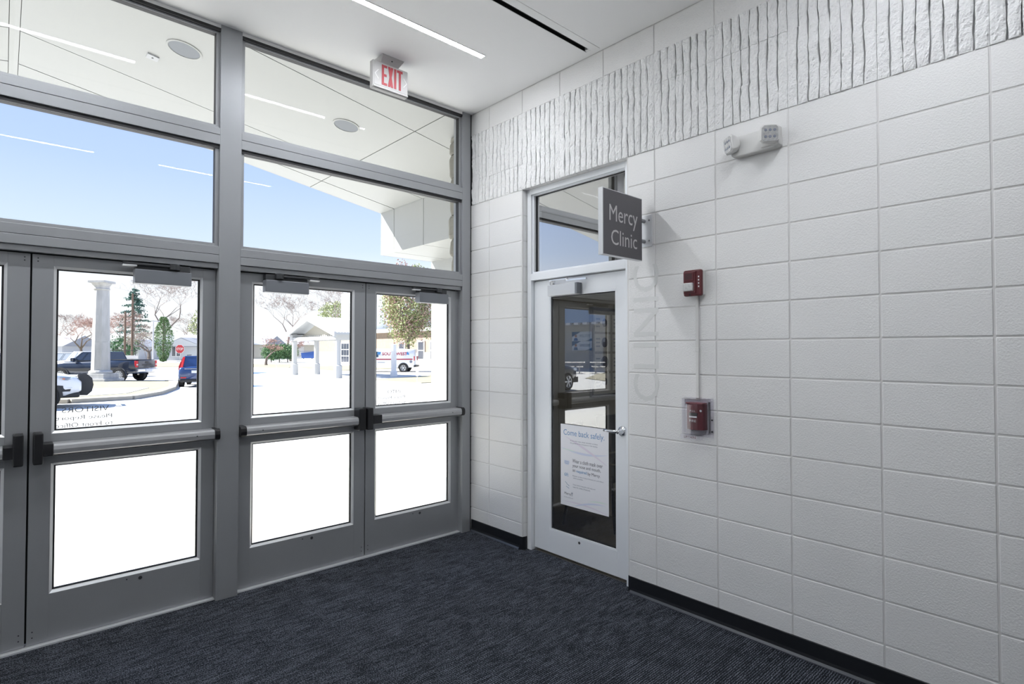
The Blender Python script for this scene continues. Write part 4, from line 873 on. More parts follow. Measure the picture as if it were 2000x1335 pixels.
for s_ in (1, -1):
    MB().add([(2.36, s_ * 0.66, 0.80), (2.08, s_ * 0.985, 0.85), (1.98, s_ * 0.985, 0.96), (2.24, s_ * 0.90, 0.94), (2.30, s_ * 0.55, 0.80), (2.0, s_ * 0.85, 0.84), (1.93, s_ * 0.86, 0.93), (2.1, s_ * 0.8, 0.92)], [(0, 1, 2, 3), (3, 2, 1, 0), (4, 5, 6, 7), (0, 4, 5, 1), (2, 6, 7, 3)]).build('head_lamp', 'head', sv)
    MB().box(2.03, 2.09, s_ * 0.96, s_ * 0.988, 0.875, 0.91).build('side_marker', 'amber', sv)
    MB().add([(2.26, s_ * 0.88, 0.66), (1.88, s_ * 0.985, 0.70), (1.98, s_ * 0.975, 0.50), (2.22, s_ * 0.90, 0.50), (2.2, s_ * 0.8, 0.66), (1.88, s_ * 0.9, 0.70), (1.98, s_ * 0.9, 0.50), (2.2, s_ * 0.8, 0.50)], [(0, 1, 2, 3), (3, 2, 1, 0), (0, 4, 5, 1), (3, 2, 6, 7)]).build('fog_vent', 'plasticb', sv)
    MB().box(2.10, 2.27, s_ * 0.91, s_ * 0.95, 0.585, 0.615).build('fog_strip', 'c_white', sv)
    MB().prism([(2.44, 0.34), (2.66, 0.33), (2.78, 0.46), (2.82, 0.66), (2.78, 0.88), (2.64, 1.02), (2.44, 1.0)], 0.06, 'y', s_ * 0.42 - 0.03).build('push_bumper_plate', 'plasticb', sv, 0.01)
MB().tube((2.62, -0.42, 0.92), (2.62, 0.42, 0.92), 0.04, n=12).tube((2.68, -0.42, 0.62), (2.68, 0.42, 0.62), 0.04, n=12).tube((2.4, -0.3, 0.6), (2.66, -0.3, 0.6), 0.03, n=8).tube((2.4, 0.3, 0.6), (2.66, 0.3, 0.6), 0.03, n=8).build('push_bumper_rail', 'plasticb', sv)
MB().box(2.46, 2.515, -0.5, 0.5, 0.56, 0.78).build('grille', 'plasticb', sv, 0.02)
# --- dark pickup
pk = thing('pickup_truck', 'dark navy pickup truck parked behind the stone column', 'truck', G(*lot(-26.85, 36.55)), head_dir(-1, 0.02))
car_body(pk, [(-2.92, 0.62, 1.30, 0.97), (-2.88, 0.52, 1.36, 0.99), (-1.0, 0.48, 1.38, 1.0), (0.95, 0.48, 1.30, 1.0), (1.7, 0.50, 1.30, 1.0), (2.5, 0.52, 1.24, 0.97), (2.85, 0.58, 1.10, 0.90), (2.95, 0.62, 0.95, 0.84)], 2.06, 'c_navy')
greenhouse(pk, -1.05, -0.85, 0.75, 1.35, 1.32, 1.92, 0.93, 0.76, 'c_navy')
arches(pk, (1.90, -1.85), 2.06, 0.42, 'c_navy')
for x in (1.90, -1.85):
    for y in (0.91, -0.91): wheel(pk, x, y, 0.42, 0.28, 12)
MB().box(-2.90, -1.1, -0.86, 0.86, 1.385, 1.41).build('bed_cover', 'plasticb', pk, 0.01)
tg = MB().box(-2.96, -2.90, -0.80, 0.80, 0.86, 1.36).build('tailgate', 'c_navy', pk, 0.02); box('tailgate_handle', 'plasticb', tg, -2.975, -2.955, -0.14, 0.14, 1.18, 1.28)
box('tailgate_badge', 'plasticb', tg, -2.968, -2.955, -0.45, 0.45, 1.02, 1.10)
for s_ in (1, -1):
    tl = MB().box(-2.965, -2.84, s_ * 0.82, s_ * 1.01, 0.92, 1.33).build('tail_lamp', 'tail', pk, 0.02); box('reverse_lamp', 'white_ink', tl, -2.97, -2.93, s_ * 0.84, s_ * 0.98, 1.05, 1.12)
MB().box(-3.10, -2.92, -0.96, 0.96, 0.60, 0.82).build('rear_bumper', 'chrome', pk, 0.04); MB().box(-3.13, -3.08, -0.30, 0.30, 0.62, 0.78).build('number_plate_recess', 'white_ink', pk)
MB().box(-1.35, 1.35, 0.95, 1.07, 0.42, 0.48).box(-1.35, 1.35, -1.07, -0.95, 0.42, 0.48).build('side_step', 'chrome', pk, 0.015)
for s_ in (1, -1): MB().box(1.0, 1.18, s_ * 0.98, s_ * 1.2, 1.30, 1.52).build('wing_mirror', 'c_navy', pk, 0.04)
for s_ in (1, -1): MB().box(2.70, 2.93, s_ * 0.62, s_ * 0.92, 0.95, 1.12).build('head_lamp', 'head', pk, 0.02)
# --- blue crossover, tail towards the building
bc = thing('blue_crossover', 'blue crossover car with its tail and number plate facing the glass doors', 'car', G(*lot(-17.2, 31.0)), head_dir(-0.42, 1))
car_body(bc, [(-2.2, 0.45, 1.00, 0.88), (-2.1, 0.34, 1.08, 0.96), (-1.0, 0.28, 1.06, 1.0), (0.8, 0.28, 1.02, 1.0), (1.6, 0.30, 0.96, 0.97), (2.1, 0.38, 0.82, 0.85), (2.2, 0.45, 0.70, 0.75)], 1.82, 'c_blue')
greenhouse(bc, -2.1, -1.75, 0.35, 1.0, 1.02, 1.65, 0.80, 0.64, 'c_blue')
arches(bc, (1.35, -1.30), 1.82, 0.35)
for x in (1.35, -1.30):
    for y in (0.82, -0.82): wheel(bc, x, y, 0.35, 0.22, 8)
for s_ in (1, -1):
    MB().add([(-2.17, s_ * 0.60, 0.92), (-2.12, s_ * 0.86, 0.92), (-2.05, s_ * 0.86, 1.12), (-1.80, s_ * 0.70, 1.60), (-1.84, s_ * 0.60, 1.60), (-2.12, s_ * 0.66, 1.10)], [(0, 1, 2, 3, 4, 5), (5, 4, 3, 2, 1, 0)]).build('tail_lamp', 'tail', bc)
    box('reflector', 'tail', bc, -2.21, -2.17, s_ * 0.5, s_ * 0.75, 0.50, 0.56)
    MB().box(0.75, 0.92, s_ * 0.86, s_ * 1.05, 1.02, 1.16).build('wing_mirror', 'c_blue', bc, 0.04)
MB().box(-2.24, -2.0, -0.80, 0.80, 0.30, 0.46).build('rear_bumper', 'plasticb', bc, 0.04); box('number_plate', 'white_ink', bc, -2.225, -2.195, -0.26, 0.26, 0.76, 0.90); box('chrome_strip', 'chrome', bc, -2.20, -2.12, -0.58, 0.58, 0.97, 1.0)
MB().tube((-1.3, 0.58, 1.68), (0.2, 0.58, 1.68), 0.02, n=8).tube((-1.3, -0.58, 1.68), (0.2, -0.58, 1.68), 0.02, n=8).build('roof_rail', 'plasticb', bc)
# --- silver SUV and far dark truck behind the pickup
sg = thing('silver_suv', 'silver SUV parked behind the bonnet of the navy pickup', 'car', G(*lot(-37.6, 47.5)), head_dir(-1, 0.05))
car_body(sg, [(-2.5, 0.5, 1.15, 0.92), (-2.4, 0.36, 1.22, 0.98), (0.9, 0.32, 1.2, 1.0), (1.8, 0.36, 1.14, 0.97), (2.4, 0.45, 1.0, 0.85)], 1.98, 'c_gray')
greenhouse(sg, -2.4, -2.2, 0.6, 1.2, 1.18, 1.88, 0.88, 0.74, 'c_gray')
for x in (1.5, -1.5):
    for y in (0.90, -0.90): wheel(sg, x, y, 0.38, 0.24, 6)
lt = thing('flatbed_pickup', 'pale work pickup with ladder rack beyond the navy pickup bed', 'truck', G(*lot(-32.7, 43.6)), head_dir(-1, 0.03))
car_body(lt, [(-2.9, 0.6, 1.3, 0.96), (-1, 0.5, 1.34, 1.0), (1.2, 0.5, 1.3, 1.0), (2.6, 0.55, 1.2, 0.93), (2.9, 0.65, 1.0, 0.85)], 2.0, 'c_white')
greenhouse(lt, -0.6, -0.4, 1.0, 1.5, 1.3, 1.95, 0.9, 0.75, 'c_white')
for x in (1.8, -1.8):
    for y in (0.90, -0.90): wheel(lt, x, y, 0.4, 0.26, 6)
MB().box(-2.85, -0.7, -0.95, 0.95, 1.36, 1.62).build('tool_box', 'tabletop', lt, 0.02); MB().box(-2.85, -0.75, -0.9, -0.84, 2.0, 2.05).box(-2.85, -0.75, 0.84, 0.9, 2.0, 2.05).build('rack_rail', 'plasticb', lt)
for x in (-2.7, -0.9):
    for y in (-0.87, 0.87): MB().tube((x, y, 1.6), (x, y, 2.02), 0.025, n=8).build('rack_post', 'plasticb', lt)
# --- white van
vn = thing('white_van', 'white van with red stripe and SOUTHWEST lettering parked beside the brick building', 'van', G(*lot(-11.75, 52.3)), head_dir(-1, 0.0))
car_body(vn, [(-2.75, 0.55, 1.98, 0.90), (-2.68, 0.42, 2.06, 0.97), (-1.5, 0.38, 2.12, 1.0), (1.0, 0.38, 2.12, 1.0), (1.25, 0.38, 2.02, 1.0), (1.9, 0.38, 1.30, 0.98), (2.55, 0.42, 1.15, 0.93), (2.75, 0.5, 0.95, 0.82)], 2.0, 'c_white')
MB().add([(1.32, 0.84, 1.98), (1.32, -0.84, 1.98), (1.93, -0.88, 1.33), (1.93, 0.88, 1.33), (1.25, 0.80, 1.9), (1.25, -0.80, 1.9), (1.8, -0.85, 1.3), (1.8, 0.85, 1.3)], [(0, 3, 2, 1), (0, 1, 5, 4), (2, 3, 7, 6)]).build('windscreen', 'carglass', vn)
for s_ in (1, -1):
    MB().prism([(0.55, 1.36), (1.62, 1.36), (1.18, 1.88), (0.55, 1.88)], 0.02, 'y', s_ * 0.99 - 0.01).build('side_window', 'carglass', vn)
    box('red_stripe', 'vanred', vn, -2.6, 2.2, s_ * 0.985, s_ * 1.012, 1.12, 1.22)
    text('lettering', 'SOUTHWEST', 'vanred', vn, (-0.95, s_ * 1.0, 1.68), 2.3, 0.30, (-s_, 0, 0), (0, 0, 1), 0.012, 0.03)
    for x, q in ((-2.3, -1), (0.40, 1)): MB().prism([(x, 1.58), (x + 0.26, 1.62), (x + 0.20, 1.88), (x - 0.12 * q, 1.84)], 0.012, 'y', s_ * 1.006 - 0.006).build('eagle_emblem', 'vanblue', vn)
    MB().lathe([(0.13, 0), (0.13, 0.012)], (-2.45, s_ * 0.975 + 0.006, 0.95), 16, 'y').build('round_badge', 'ink_gray', vn)
    box('printed_line', 'ink_gray', vn, -0.05, 0.6, s_ * 0.995, s_ * 1.008, 0.86, 0.90)
arches(vn, (1.75, -1.75), 2.0, 0.38)
for x in (1.75, -1.75):
    for y in (0.90, -0.90): wheel(vn, x, y, 0.38, 0.24, 6)
MB().box(-2.9, -2.7, -0.95, 0.95, 0.45, 0.62).build('rear_bumper', 'plasticb', vn, 0.03)
for s_ in (1, -1): box('tail_lamp', 'tail', vn, -2.78, -2.70, s_ * 0.80, s_ * 0.95, 1.05, 1.45)
bk = thing('black_car', 'black car mirrored in the clinic door glass', 'car', G(-12.0, 11.9), R(172))
car_body(bk, [(-2.3, 0.45, 1.08, 0.9), (-1.0, 0.3, 1.12, 1.0), (0.9, 0.3, 1.08, 1.0), (1.7, 0.34, 1.0, 0.97), (2.2, 0.42, 0.86, 0.86), (2.3, 0.5, 0.75, 0.78)], 1.9, 'c_black')
greenhouse(bk, -2.1, -1.7, 0.35, 1.0, 1.08, 1.68, 0.84, 0.68, 'c_black')
for x in (1.4, -1.4):
    for y in (0.86, -0.86): wheel(bk, x, y, 0.36, 0.23, 6)
for s_ in (1, -1): MB().box(2.0, 2.26, s_ * 0.55, s_ * 0.82, 0.78, 0.9).build('head_lamp', 'head', bk, 0.02)
box('front_bumper', 'plasticb', bk, 2.0, 2.36, -0.8, 0.8, 0.3, 0.52)
# ================================================================== street furniture and buildings
def ring8(cx, cy, r, z, rot=22.5, n=8): return [(cx + r * math.cos(R(rot + 360 / n * k)), cy + r * math.sin(R(rot + 360 / n * k)), z) for k in range(n)]
CU = -25.15; cx, cy = lot(CU, 34.1); cz = gz(cx, cy) + 0.10
co = thing('stone_column', 'tall weathered octagonal stone column standing on the lawn', 'column', (cx, cy, cz))
def sq(nm, hw, z0, z1, m='limestone'):
    pts = [lot(CU + a * hw, 34.1 + c * hw) for a, c in ((-1, -1), (1, -1), (1, 1), (-1, 1))]
    return MB().prism(pts, z1 - z0, 'z', cz + z0).build(nm, m, co, 0.015)
sq('plinth', 0.86, 0.0, 0.16); sq('base_block', 0.66, 0.16, 0.46)
MB().lathe([(0.58, 0.46), (0.62, 0.54), (0.58, 0.62), (0.52, 0.66)], (cx, cy, cz), 24).build('base_moulding', 'limestone', co)
zs = [0.66, 2.35, 2.44, 4.0, 5.55]
for a, c in zip(zs, zs[1:]):
    r0 = 0.50 - 0.02 * a; r1 = 0.50 - 0.02 * c
    MB().loft([ring8(cx, cy, r0, cz + a, 42.4), ring8(cx, cy, r1, cz + c, 42.4)]).build('shaft_drum', 'limestone', co)
MB().lathe([(0.40, 5.55), (0.44, 5.62), (0.40, 5.68), (0.42, 5.80), (0.54, 5.98)], (cx, cy, cz), 24).build('capital', 'limestone', co)
sq('abacus', 0.50, 5.98, 6.12)

def pole(name, u, v, h, r, m, lab, cat='pole', lean=0.0):
    x, y = lot(u, v); z0 = gz(x, y)
    t = thing(name, lab, cat, (x, y, z0)); MB().tube((x, y, z0 - 0.3), (x + lean, y, z0 + h), r, r * 0.75, 10).build('shaft', m, t); return t, x, y, z0
pole('utility_pole', -48.62, 70, 6.6, 0.14, 'pole', 'shorter dark wooden utility pole right of the stone column')
t, x, y, z0 = pole('utility_pole', -51.81, 76, 9.4, 0.16, 'pole', 'taller dark wooden utility pole with a guy wire below the pine')
MB().tube((x + 0.1, y, z0 + 7.6), (x + 1.6, y - 1.0, z0 + 0.1), 0.02, n=6).build('guy_wire', 'pole', t)
t, x, y, z0 = pole('light_pole', -37.36, 58, 5.0, 0.09, 'pole_lt', 'slim pale light pole behind the pickup tailgate'); MB().box(x - 0.05, x + 0.6, y - 0.1, y + 0.1, z0 + 4.9, z0 + 5.0).build('lamp_head', 'pole_lt', t, 0.02)
t, x, y, z0 = pole('stop_sign', -39.29, 66, 2.1, 0.035, 'pole_lt', 'red octagonal STOP sign in front of the white house', 'stop sign')
fd = Vector((_sy, _cy, 0)); rd = Vector((_cy, -_sy, 0)); c_ = Vector((x, y, z0 + 1.95)) - fd * 0.05
def oct_(r, d): return [tuple(c_ - fd * d + rd * (r * math.cos(R(22.5 + 45 * k))) + Vector((0, 0, r * math.sin(R(22.5 + 45 * k))))) for k in range(8)]
pl = MB().loft([oct_(0.56, 0.0), oct_(0.56, 0.03)]).build('rim_plate', 'white_ink', t); MB().loft([oct_(0.52, 0.03), oct_(0.52, 0.035)]).build('face', 'stopred', pl)
text('lettering', 'STOP', 'white_ink', pl, tuple(c_ - fd * 0.036), 0.78, 0.30, tuple(rd), (0, 0, 1), 0.004, 0.01)

def gable_house(name, lab, u, v, w, d, hw, hr, m, roofm='roof', axis='u', wins=(), door=None):
    """small house: w along the street, d deep, wall height hw, ridge hr"""
    x, y = lot(u, v); z0 = gz(x, y) - 0.2
    t = thing(name, lab, 'house', (x, y, z0), -R(42.41))
    MB().box(-w / 2, w / 2, -d / 2, d / 2, 0, hw).build('walls', m, t)
    o_ = 0.45
    if axis == 'u':
        MB().prism([(-d / 2 - o_, hw - 0.12), (d / 2 + o_, hw - 0.12), (0, hr)], w + 2 * o_, 'x', -w / 2 - o_).build('roof', roofm, t)
    else:
        MB().prism([(-w / 2 - o_, hw - 0.12), (w / 2 + o_, hw - 0.12), (0, hr)], d + 2 * o_, 'y', -d / 2 - o_).build('roof', roofm, t)
        MB().prism([(-w / 2, hw), (w / 2, hw), (0, hr - 0.15)], 0.1, 'y', -d / 2 - o_ - 0.03).build('gable', m, t)
    for wx, wz, ww, wh in wins:
        f = box('window', 'white_ink', t, wx - ww / 2 - 0.08, wx + ww / 2 + 0.08, -d / 2 - 0.06, -d / 2, wz - 0.08, wz + wh + 0.08)
        for q in (0, 1): box('pane', 'window', f, wx - ww / 2 + q * ww / 2 + 0.02, wx - ww / 2 + (q + 1) * ww / 2 - 0.02, -d / 2 - 0.08, -d / 2 - 0.05, wz, wz + wh)
    if door: box('door', 'greywall', t, door - 0.5, door + 0.5, -d / 2 - 0.06, -d / 2, 0, 2.1)
    return t
gable_house('house', 'white house with a gabled garage behind the pickup tailgate', -60.86, 92, 4.6, 9, 2.3, 3.4, 'housew', 'roof', 'v', ((-1.2, 1.1, 0.5, 0.9),), -0.6)
gable_house('house', 'long white house behind the STOP sign', -60.38, 103, 7.2, 8, 2.6, 4.3, 'housew', 'roof', 'u', ((-2.7, 0.8, 1.0, 1.1), (-0.9, 0.7, 1.2, 1.2), (2.4, 0.8, 0.9, 1.1)), 0.9)
gable_house('house', 'white house wing cut by the door stile beyond the blue crossover', -49.64, 88, 6.0, 8, 2.3, 3.6, 'housew', 'roof', 'v', ((-1.3, 0.8, 0.5, 1.4), (-0.6, 0.8, 0.5, 1.4)))
gable_house('house', 'small pale house left of the stone column', -72.93, 90, 7, 8, 2.4, 4.0, 'housew', 'roof', 'u', ((0, 0.8, 1.2, 1.0),))
gable_house('house', 'cream house behind the pink-twigged tree', -43.93, 96, 6, 8, 2.6, 4.0, 'housey', 'roof', 'u', ((0.4, 0.7, 1.4, 1.2),))
gable_house('house', 'grey-roofed house with an open carport behind the white porch', -38.30, 108, 9.5, 8, 2.5, 4.3, 'housey', 'roof', 'u', ((-3, 0.8, 1.2, 1.0), (3.0, 0.8, 1.4, 1.0)), -1.0)

# white gabled porch
pt = thing('white_porch', 'white open porch with a gabled roof on round posts across the street', 'porch', (17.4, 38.8, gz(17.4, 38.8)))
PX0, PX1, PYa, PYb = 15.0, 16.9, 34.7, 42.9
for x in (PX0, PX1):
    for y in (PYa, PYb):
        z0 = gz(x, y); MB().lathe([(0.30, -0.1), (0.30, 0.9), (0.21, 0.95), (0.20, 2.9 - z0 - 0.0)], (x, y, z0), 18).build('post', 'porch', pt)
MB().box(PX0 - 0.3, PX1 + 0.3, PYa - 0.25, PYa + 0.25, 2.35, 2.85).build('side_beam', 'porch', pt); MB().box(PX0 - 0.3, PX1 + 0.3, PYb - 0.25, PYb + 0.25, 2.35, 2.85).build('side_beam', 'porch', pt)
MB().box(PX0 - 0.25, PX0 + 0.25, PYa, PYb, 2.35, 2.60).build('front_beam', 'porch', pt); MB().box(PX1 - 0.25, PX1 + 0.25, PYa, PYb, 2.35, 2.60).build('front_beam', 'porch', pt)
ym = (PYa + PYb) / 2
for s_ in (1, -1):
    e = PYa - 0.7 if s_ == 1 else PYb + 0.7
    rp = MB().prism([(e, 2.70), (ym, 4.02), (ym, 4.16), (e, 2.84)] if s_ == 1 else [(ym, 4.02), (e, 2.70), (e, 2.84), (ym, 4.16)], PX1 - PX0 + 1.2, 'x', PX0 - 0.6).build('roof_slope', 'metalroof', pt)
    for k in range(14):
        x = PX0 - 0.55 + k * (PX1 - PX0 + 1.1) / 13
        MB().prism([(e, 2.84), (ym, 4.16), (ym, 4.21), (e, 2.89)] if s_ == 1 else [(ym, 4.16), (e, 2.84), (e, 2.89), (ym, 4.21)], 0.05, 'x', x).build('roof_seam', 'metalroof', rp)
MB().prism([(PYa + 0.2, 2.6), (PYb - 0.2, 2.6), (ym, 3.85)], 0.1, 'x', PX0 + 0.4).build('gable_infill', 'housey', pt)
for s_ in (0, 1):
    MB().prism([(PYa - 0.75, 2.55), (PYa - 0.75, 2.9), (ym, 4.22), (ym, 3.85)] if s_ == 0 else [(PYb + 0.75, 2.55), (ym, 3.85), (ym, 4.22), (PYb + 0.75, 2.9)], 0.12, 'x', PX0 - 0.65).build('rake_board', 'porch', pt)
for k in range(18): box('dentil', 'greywall', pt, PX0 + 0.36, PX0 + 0.42, PYa + 0.9 + k * 0.36, PYa + 1.06 + k * 0.36, 2.66, 2.76)

# brick building behind the porch
bb_ = thing('brick_building', 'long low buff brick school building behind the porch and van', 'building', (30, 60, gz(30, 60)))
zg = gz(30, 58) - 0.3
MB().box(30, 46, 38, 73.5, zg, 3.6).build('walls', 'brick', bb_); MB().box(29.92, 30, 38, 73.5, zg, 1.35).build('pale_lower_band', 'limestone', bb_); MB().box(29.3, 46.5, 37.5, 74, 3.6, 4.0).build('fascia', 'paint', bb_)  # brick walls with a paler band along the bottom
MB().box(31, 40, 59.5, 68.0, 4.0, 9.2).build('tall_block', 'paint', bb_)
def bwin(y, z, w, h, n=2, nz=1):
    f = box('window', 'paint', bb_, 29.86, 29.98, y - w / 2 - 0.08, y + w / 2 + 0.08, z - 0.08, z + h + 0.08)
    for a in range(n):
        for c in range(nz): box('pane', 'window', f, 29.83, 29.90, y - w / 2 + a * w / n + 0.05, y - w / 2 + (a + 1) * w / n - 0.05, z + c * h / nz + 0.05, z + (c + 1) * h / nz - 0.05)
for y in (58.2, 61.2, 64.4): bwin(y, 0.0, 2.2, 2.5, 3, 3)
for y in (46.6, 44.2, 41.5, 50.5): bwin(y, 0.6, 1.1, 1.9, 1, 2)
wp = thing('white_post', 'single thick white round post standing in front of the white van', 'post', G(19.6, 34.67)); MB().lathe([(0.28, -0.1), (0.28, 0.35), (0.22, 0.4), (0.20, 2.5), (0.0, 2.52)], G(19.6, 34.67), 18).build('shaft', 'paint', wp)
# signs on posts
for nm, lab, x, y, h in (('yard_sign', 'small white sign on a thin post near the van verge', 13.74, 22.21, 0.95), ('yard_sign', 'small white sign on a thin post below the hedge', 15.7, 49.0, 1.1)):
    z0 = gz(x, y); t = thing(nm, lab, 'sign', (x, y, z0), group='small post signs'); MB().tube((x, y, z0 - 0.1), (x, y, z0 + h), 0.02, n=8).build('post', 'greywall', t)
    a = Vector((x, y, z0 + h - 0.22)) - fd * 0.03; w_, h_ = 0.075, 0.20
    vs = [a + rd * (sx * w_) + Vector((0, 0, sz_ * h_)) + fd * d for d in (0, 0.012) for sx, sz_ in ((-1, -1), (1, -1), (1, 1), (-1, 1))]
    b_ = MB().add(vs, [(0, 1, 2, 3), (7, 6, 5, 4), (0, 4, 5, 1), (1, 5, 6, 2), (2, 6, 7, 3), (3, 7, 4, 0)]).build('board', 'white_ink', t)
db = thing('dumpster', 'blue dumpster in the carport shade behind the porch', 'dumpster', G(*lot(-33.47, 92)), -R(42.41))
MB().prism([(-1.0, 0.1), (1.0, 0.1), (1.1, 1.2), (-1.1, 1.0)], 1.4, 'y', -0.7).build('container', 'bluebin', db, 0.03); box('lid', 'bluebin', db, -1.15, 1.15, -0.75, 0.75, 1.2, 1.26); 
for s_ in (-0.7, 0.7): MB().lathe([(0.09, -0.04), (0.09, 0.04)], (s_, -0.6, 0.09), 12, 'y').build('caster', 'tire', db)

# ---- building, banners and tables that the clinic glass mirrors
mbld = thing('grey_school_wing', 'grey school wing with a blue roof, mirrored in the clinic door glass', 'building', (-38, 30, -0.05))
MB().box(-48, -36, 14, 48, -0.1, 4.05).build('walls', 'greywall', mbld); MB().prism([(12.5, 4.05), (49.5, 4.05), (49.5, 4.3), (31, 6.3), (12.5, 4.3)], 14.5, 'x', -49.5).build('roof', 'blueroof', mbld)
for k in range(34): box('eave_block', 'paint', mbld, -35.1, -34.8, 14 + k * 1.0, 14.5 + k * 1.0, 3.85, 4.05)
for y in (34.5, 38.5, 24.0): f = box('window', 'paint', mbld, -36.0, -35.94, y - 0.9, y + 0.9, 0.9, 2.6); box('pane', 'window', f, -35.95, -35.9, y - 0.82, y + 0.82, 0.98, 2.52)
box('door', 'window', mbld, -36.0, -35.92, 26.0, 27.1, 0, 2.3)
def banner(z0, z1, lab, top):
    t = thing('welcome_banner', lab, 'banner', (-35.9, 29.5, z0), group='welcome banners on the grey wing'); X = -35.90; ya, yb = 28.33, 30.70
    box('sheet', 'banner', t, X - 0.03, X, ya, yb, z0, z1)
    text('lettering', 'WELCOME', 'banner_b', t, (X + 0.005, ya + 0.80, (z0 + z1) / 2 + 0.05), 1.28, 0.25, (0, -1, 0), (0, 0, 1), -0.008)
    MB().prism([(yb, z1), (yb - 1.07, z1), (yb, z1 - 0.46)], 0.008, 'x', X).build('printed_corner', 'banner_b', t); MB().prism([(ya, z0), (ya + 0.74, z0), (ya, z0 + 0.24)], 0.008, 'x', X).build('printed_corner', 'banner_b', t)
    MB().lathe([(0.14, 0), (0.14, 0.01)], (X, yb - 0.46, z0 + 0.47), 16, 'x').build('printed_face', 'skin', t)
    MB().prism([(yb - 0.19, z0 + 0.03), (yb - 0.72, z0 + 0.03), (yb - 0.63, z0 + 0.29), (yb - 0.30, z0 + 0.29)], 0.008, 'x', X).build('printed_torso', 'vanblue' if top else 'ink_blue', t)
banner(2.41, 3.26, 'upper WELCOME banner on the grey school wing', True); banner(1.55, 2.39, 'lower WELCOME banner on the grey school wing', False)
def picnic(x, y, rz, lab):
    t = thing('picnic_table', lab, 'table', (x, y, gz(x, y)), rz, group='picnic tables by the grey wing')
    MB().box(-1.0, 1.0, -0.42, 0.42, 0.72, 0.77).build('table_top', 'tabletop', t, 0.01)
    for sx in (-0.6, 0.6): MB().tube((sx, 0, 0.72), (sx, 0, 0.05), 0.04, n=8).tube((sx, -0.8, 0.06), (sx, 0.8, 0.06), 0.03, n=8).build('pedestal', 'pole_lt', t)
    for sx in (-0.62, 0.0, 0.62):
        for sy in (-0.78, 0.78): 
            s_ = MB().box(sx - 0.24, sx + 0.24, sy - 0.17, sy + 0.17, 0.42, 0.46).build('seat', 'tabletop', t, 0.01); MB().tube((sx, sy, 0.42), (sx, sy * 0.95, 0.06), 0.025, n=8).build('seat_leg', 'pole_lt', s_)
picnic(-26.6, 22.6, R(50), 'picnic table on the left of the mirrored pair'); picnic(-28.2, 20.9, R(48), 'picnic table on the right of the mirrored pair')
flat('side_lawn', [(-30, 21.5), (-28.5, 17.5), (-21, 13.2), (-20.0, 14.4), (-21.3, 16.8), (-26.0, 19.8)], 'grass', 'wedge of dry grass in front of the picnic tables', 'lawn', 'stuff', 0.03)

# ================================================================== trees
def bare_tree(name, lab, u, v, h, spread, seed, m='bark', m2='twig', trunk=0.16, first=0.3, levels=7, group='bare winter trees', leaf=None):
    rr = random.Random(seed); x, y = lot(u, v); z0 = gz(x, y)
    t = thing(name, lab, 'tree', (x, y, z0), group=group); big = MB(); fine = MB(); tips = []
    def grow(p, d, ln, r, lv):
        n = 2 if lv > 2 else 1
        for k in range(n):
            q = p + d * (ln / n); big_ = lv > levels - 3
            (big if big_ else fine).tube(p, q, r, r * 0.82, 7 if big_ else 3, False); p = q; r *= 0.82
            d = (d + Vector((rr.uniform(-1, 1), rr.uniform(-1, 1), rr.uniform(-0.4, 0.7))) * 0.16).normalized()
        if lv == 0: tips.append(p); return
        if lv <= 2: tips.append(p)
        nb = rr.choice((2, 3, 3)) if lv > 1 else rr.choice((3, 4))
        for k in range(nb):
            ax = Vector((rr.uniform(-1, 1), rr.uniform(-1, 1), rr.uniform(-0.25, 0.35))).normalized()
            nd = (d * (1.0 - 0.45 * spread) + ax * (0.55 + 0.45 * spread) + Vector((0, 0, 0.18))).normalized()
            grow(p, nd, ln * rr.uniform(0.62, 0.86), max(r * 0.70, 0.013), lv - 1)
    L0 = h * first; base = Vector((x, y, z0 - 0.2))
    grow(base, Vector((rr.uniform(-0.05, 0.05), rr.uniform(-0.05, 0.05), 1)).normalized(), L0, trunk, levels)
    big.build('trunk', m, t); fine.build('twigs', m2, t)
    if leaf:
        lm, cnt, sz_ = leaf; lf = MB()
        for k in range(cnt):
            c = rr.choice(tips) + Vector((rr.gauss(0, 1), rr.gauss(0, 1), rr.gauss(0, 1))) * sz_ * 2.0; lf_quad(lf, c, sz_ * rr.uniform(0.5, 1.1), rr)
        lf.build('leaves', lm, t, kind='stuff')
    return t
def lf_quad(mb, c, s, rr):
    a = Vector((rr.uniform(-1, 1), rr.uniform(-1, 1), rr.uniform(-1, 1))).normalized(); b_ = a.orthogonal().normalized(); d = a.cross(b_)
    mb.add([c - b_ * s * 0.6, c - d * s * 0.45, c + b_ * s * 0.6, c + d * s * 0.45], [(0, 1, 2, 3)])
bt = bare_tree
bt('bare_tree', 'spreading bare tree left of the stone column with pinkish twigs', -55.57, 72, 9.5, 0.75, 3, 'bark', 'bark2', 0.22, 0.22)
bt('bare_tree', 'bare tree whose twigs show just right of the stone column', -59.27, 84, 10.5, 0.7, 8, 'bark', 'bark2', 0.2, 0.22)
bt('bare_tree', 'dark-limbed bare tree with a few yellow leaves by the light pole', -52.04, 80, 9.5, 0.85, 14, 'bark', 'twig', 0.30, 0.16, leaf=('leafg', 160, 0.10))
bt('bare_tree', 'tallest bare tree with forked limbs above the ivy', -53.57, 86, 14.5, 0.55, 21, 'bark', 'twig', 0.28, 0.30)
bt('bare_tree', 'dense bare tree beyond the long white house', -69.90, 120, 15, 0.8, 27, 'twig', 'twig', 0.25, 0.2)
bt('bare_tree', 'grey bare tree at the far left edge of the door glass', -80.85, 100, 14, 0.75, 31, 'twig', 'twig', 0.25, 0.22)
bt('bare_tree', 'low bare tree with pinkish twigs on the verge at the left of the next door', -29.11, 66, 6.6, 0.9, 44, 'bark', 'bark2', 0.20, 0.17)
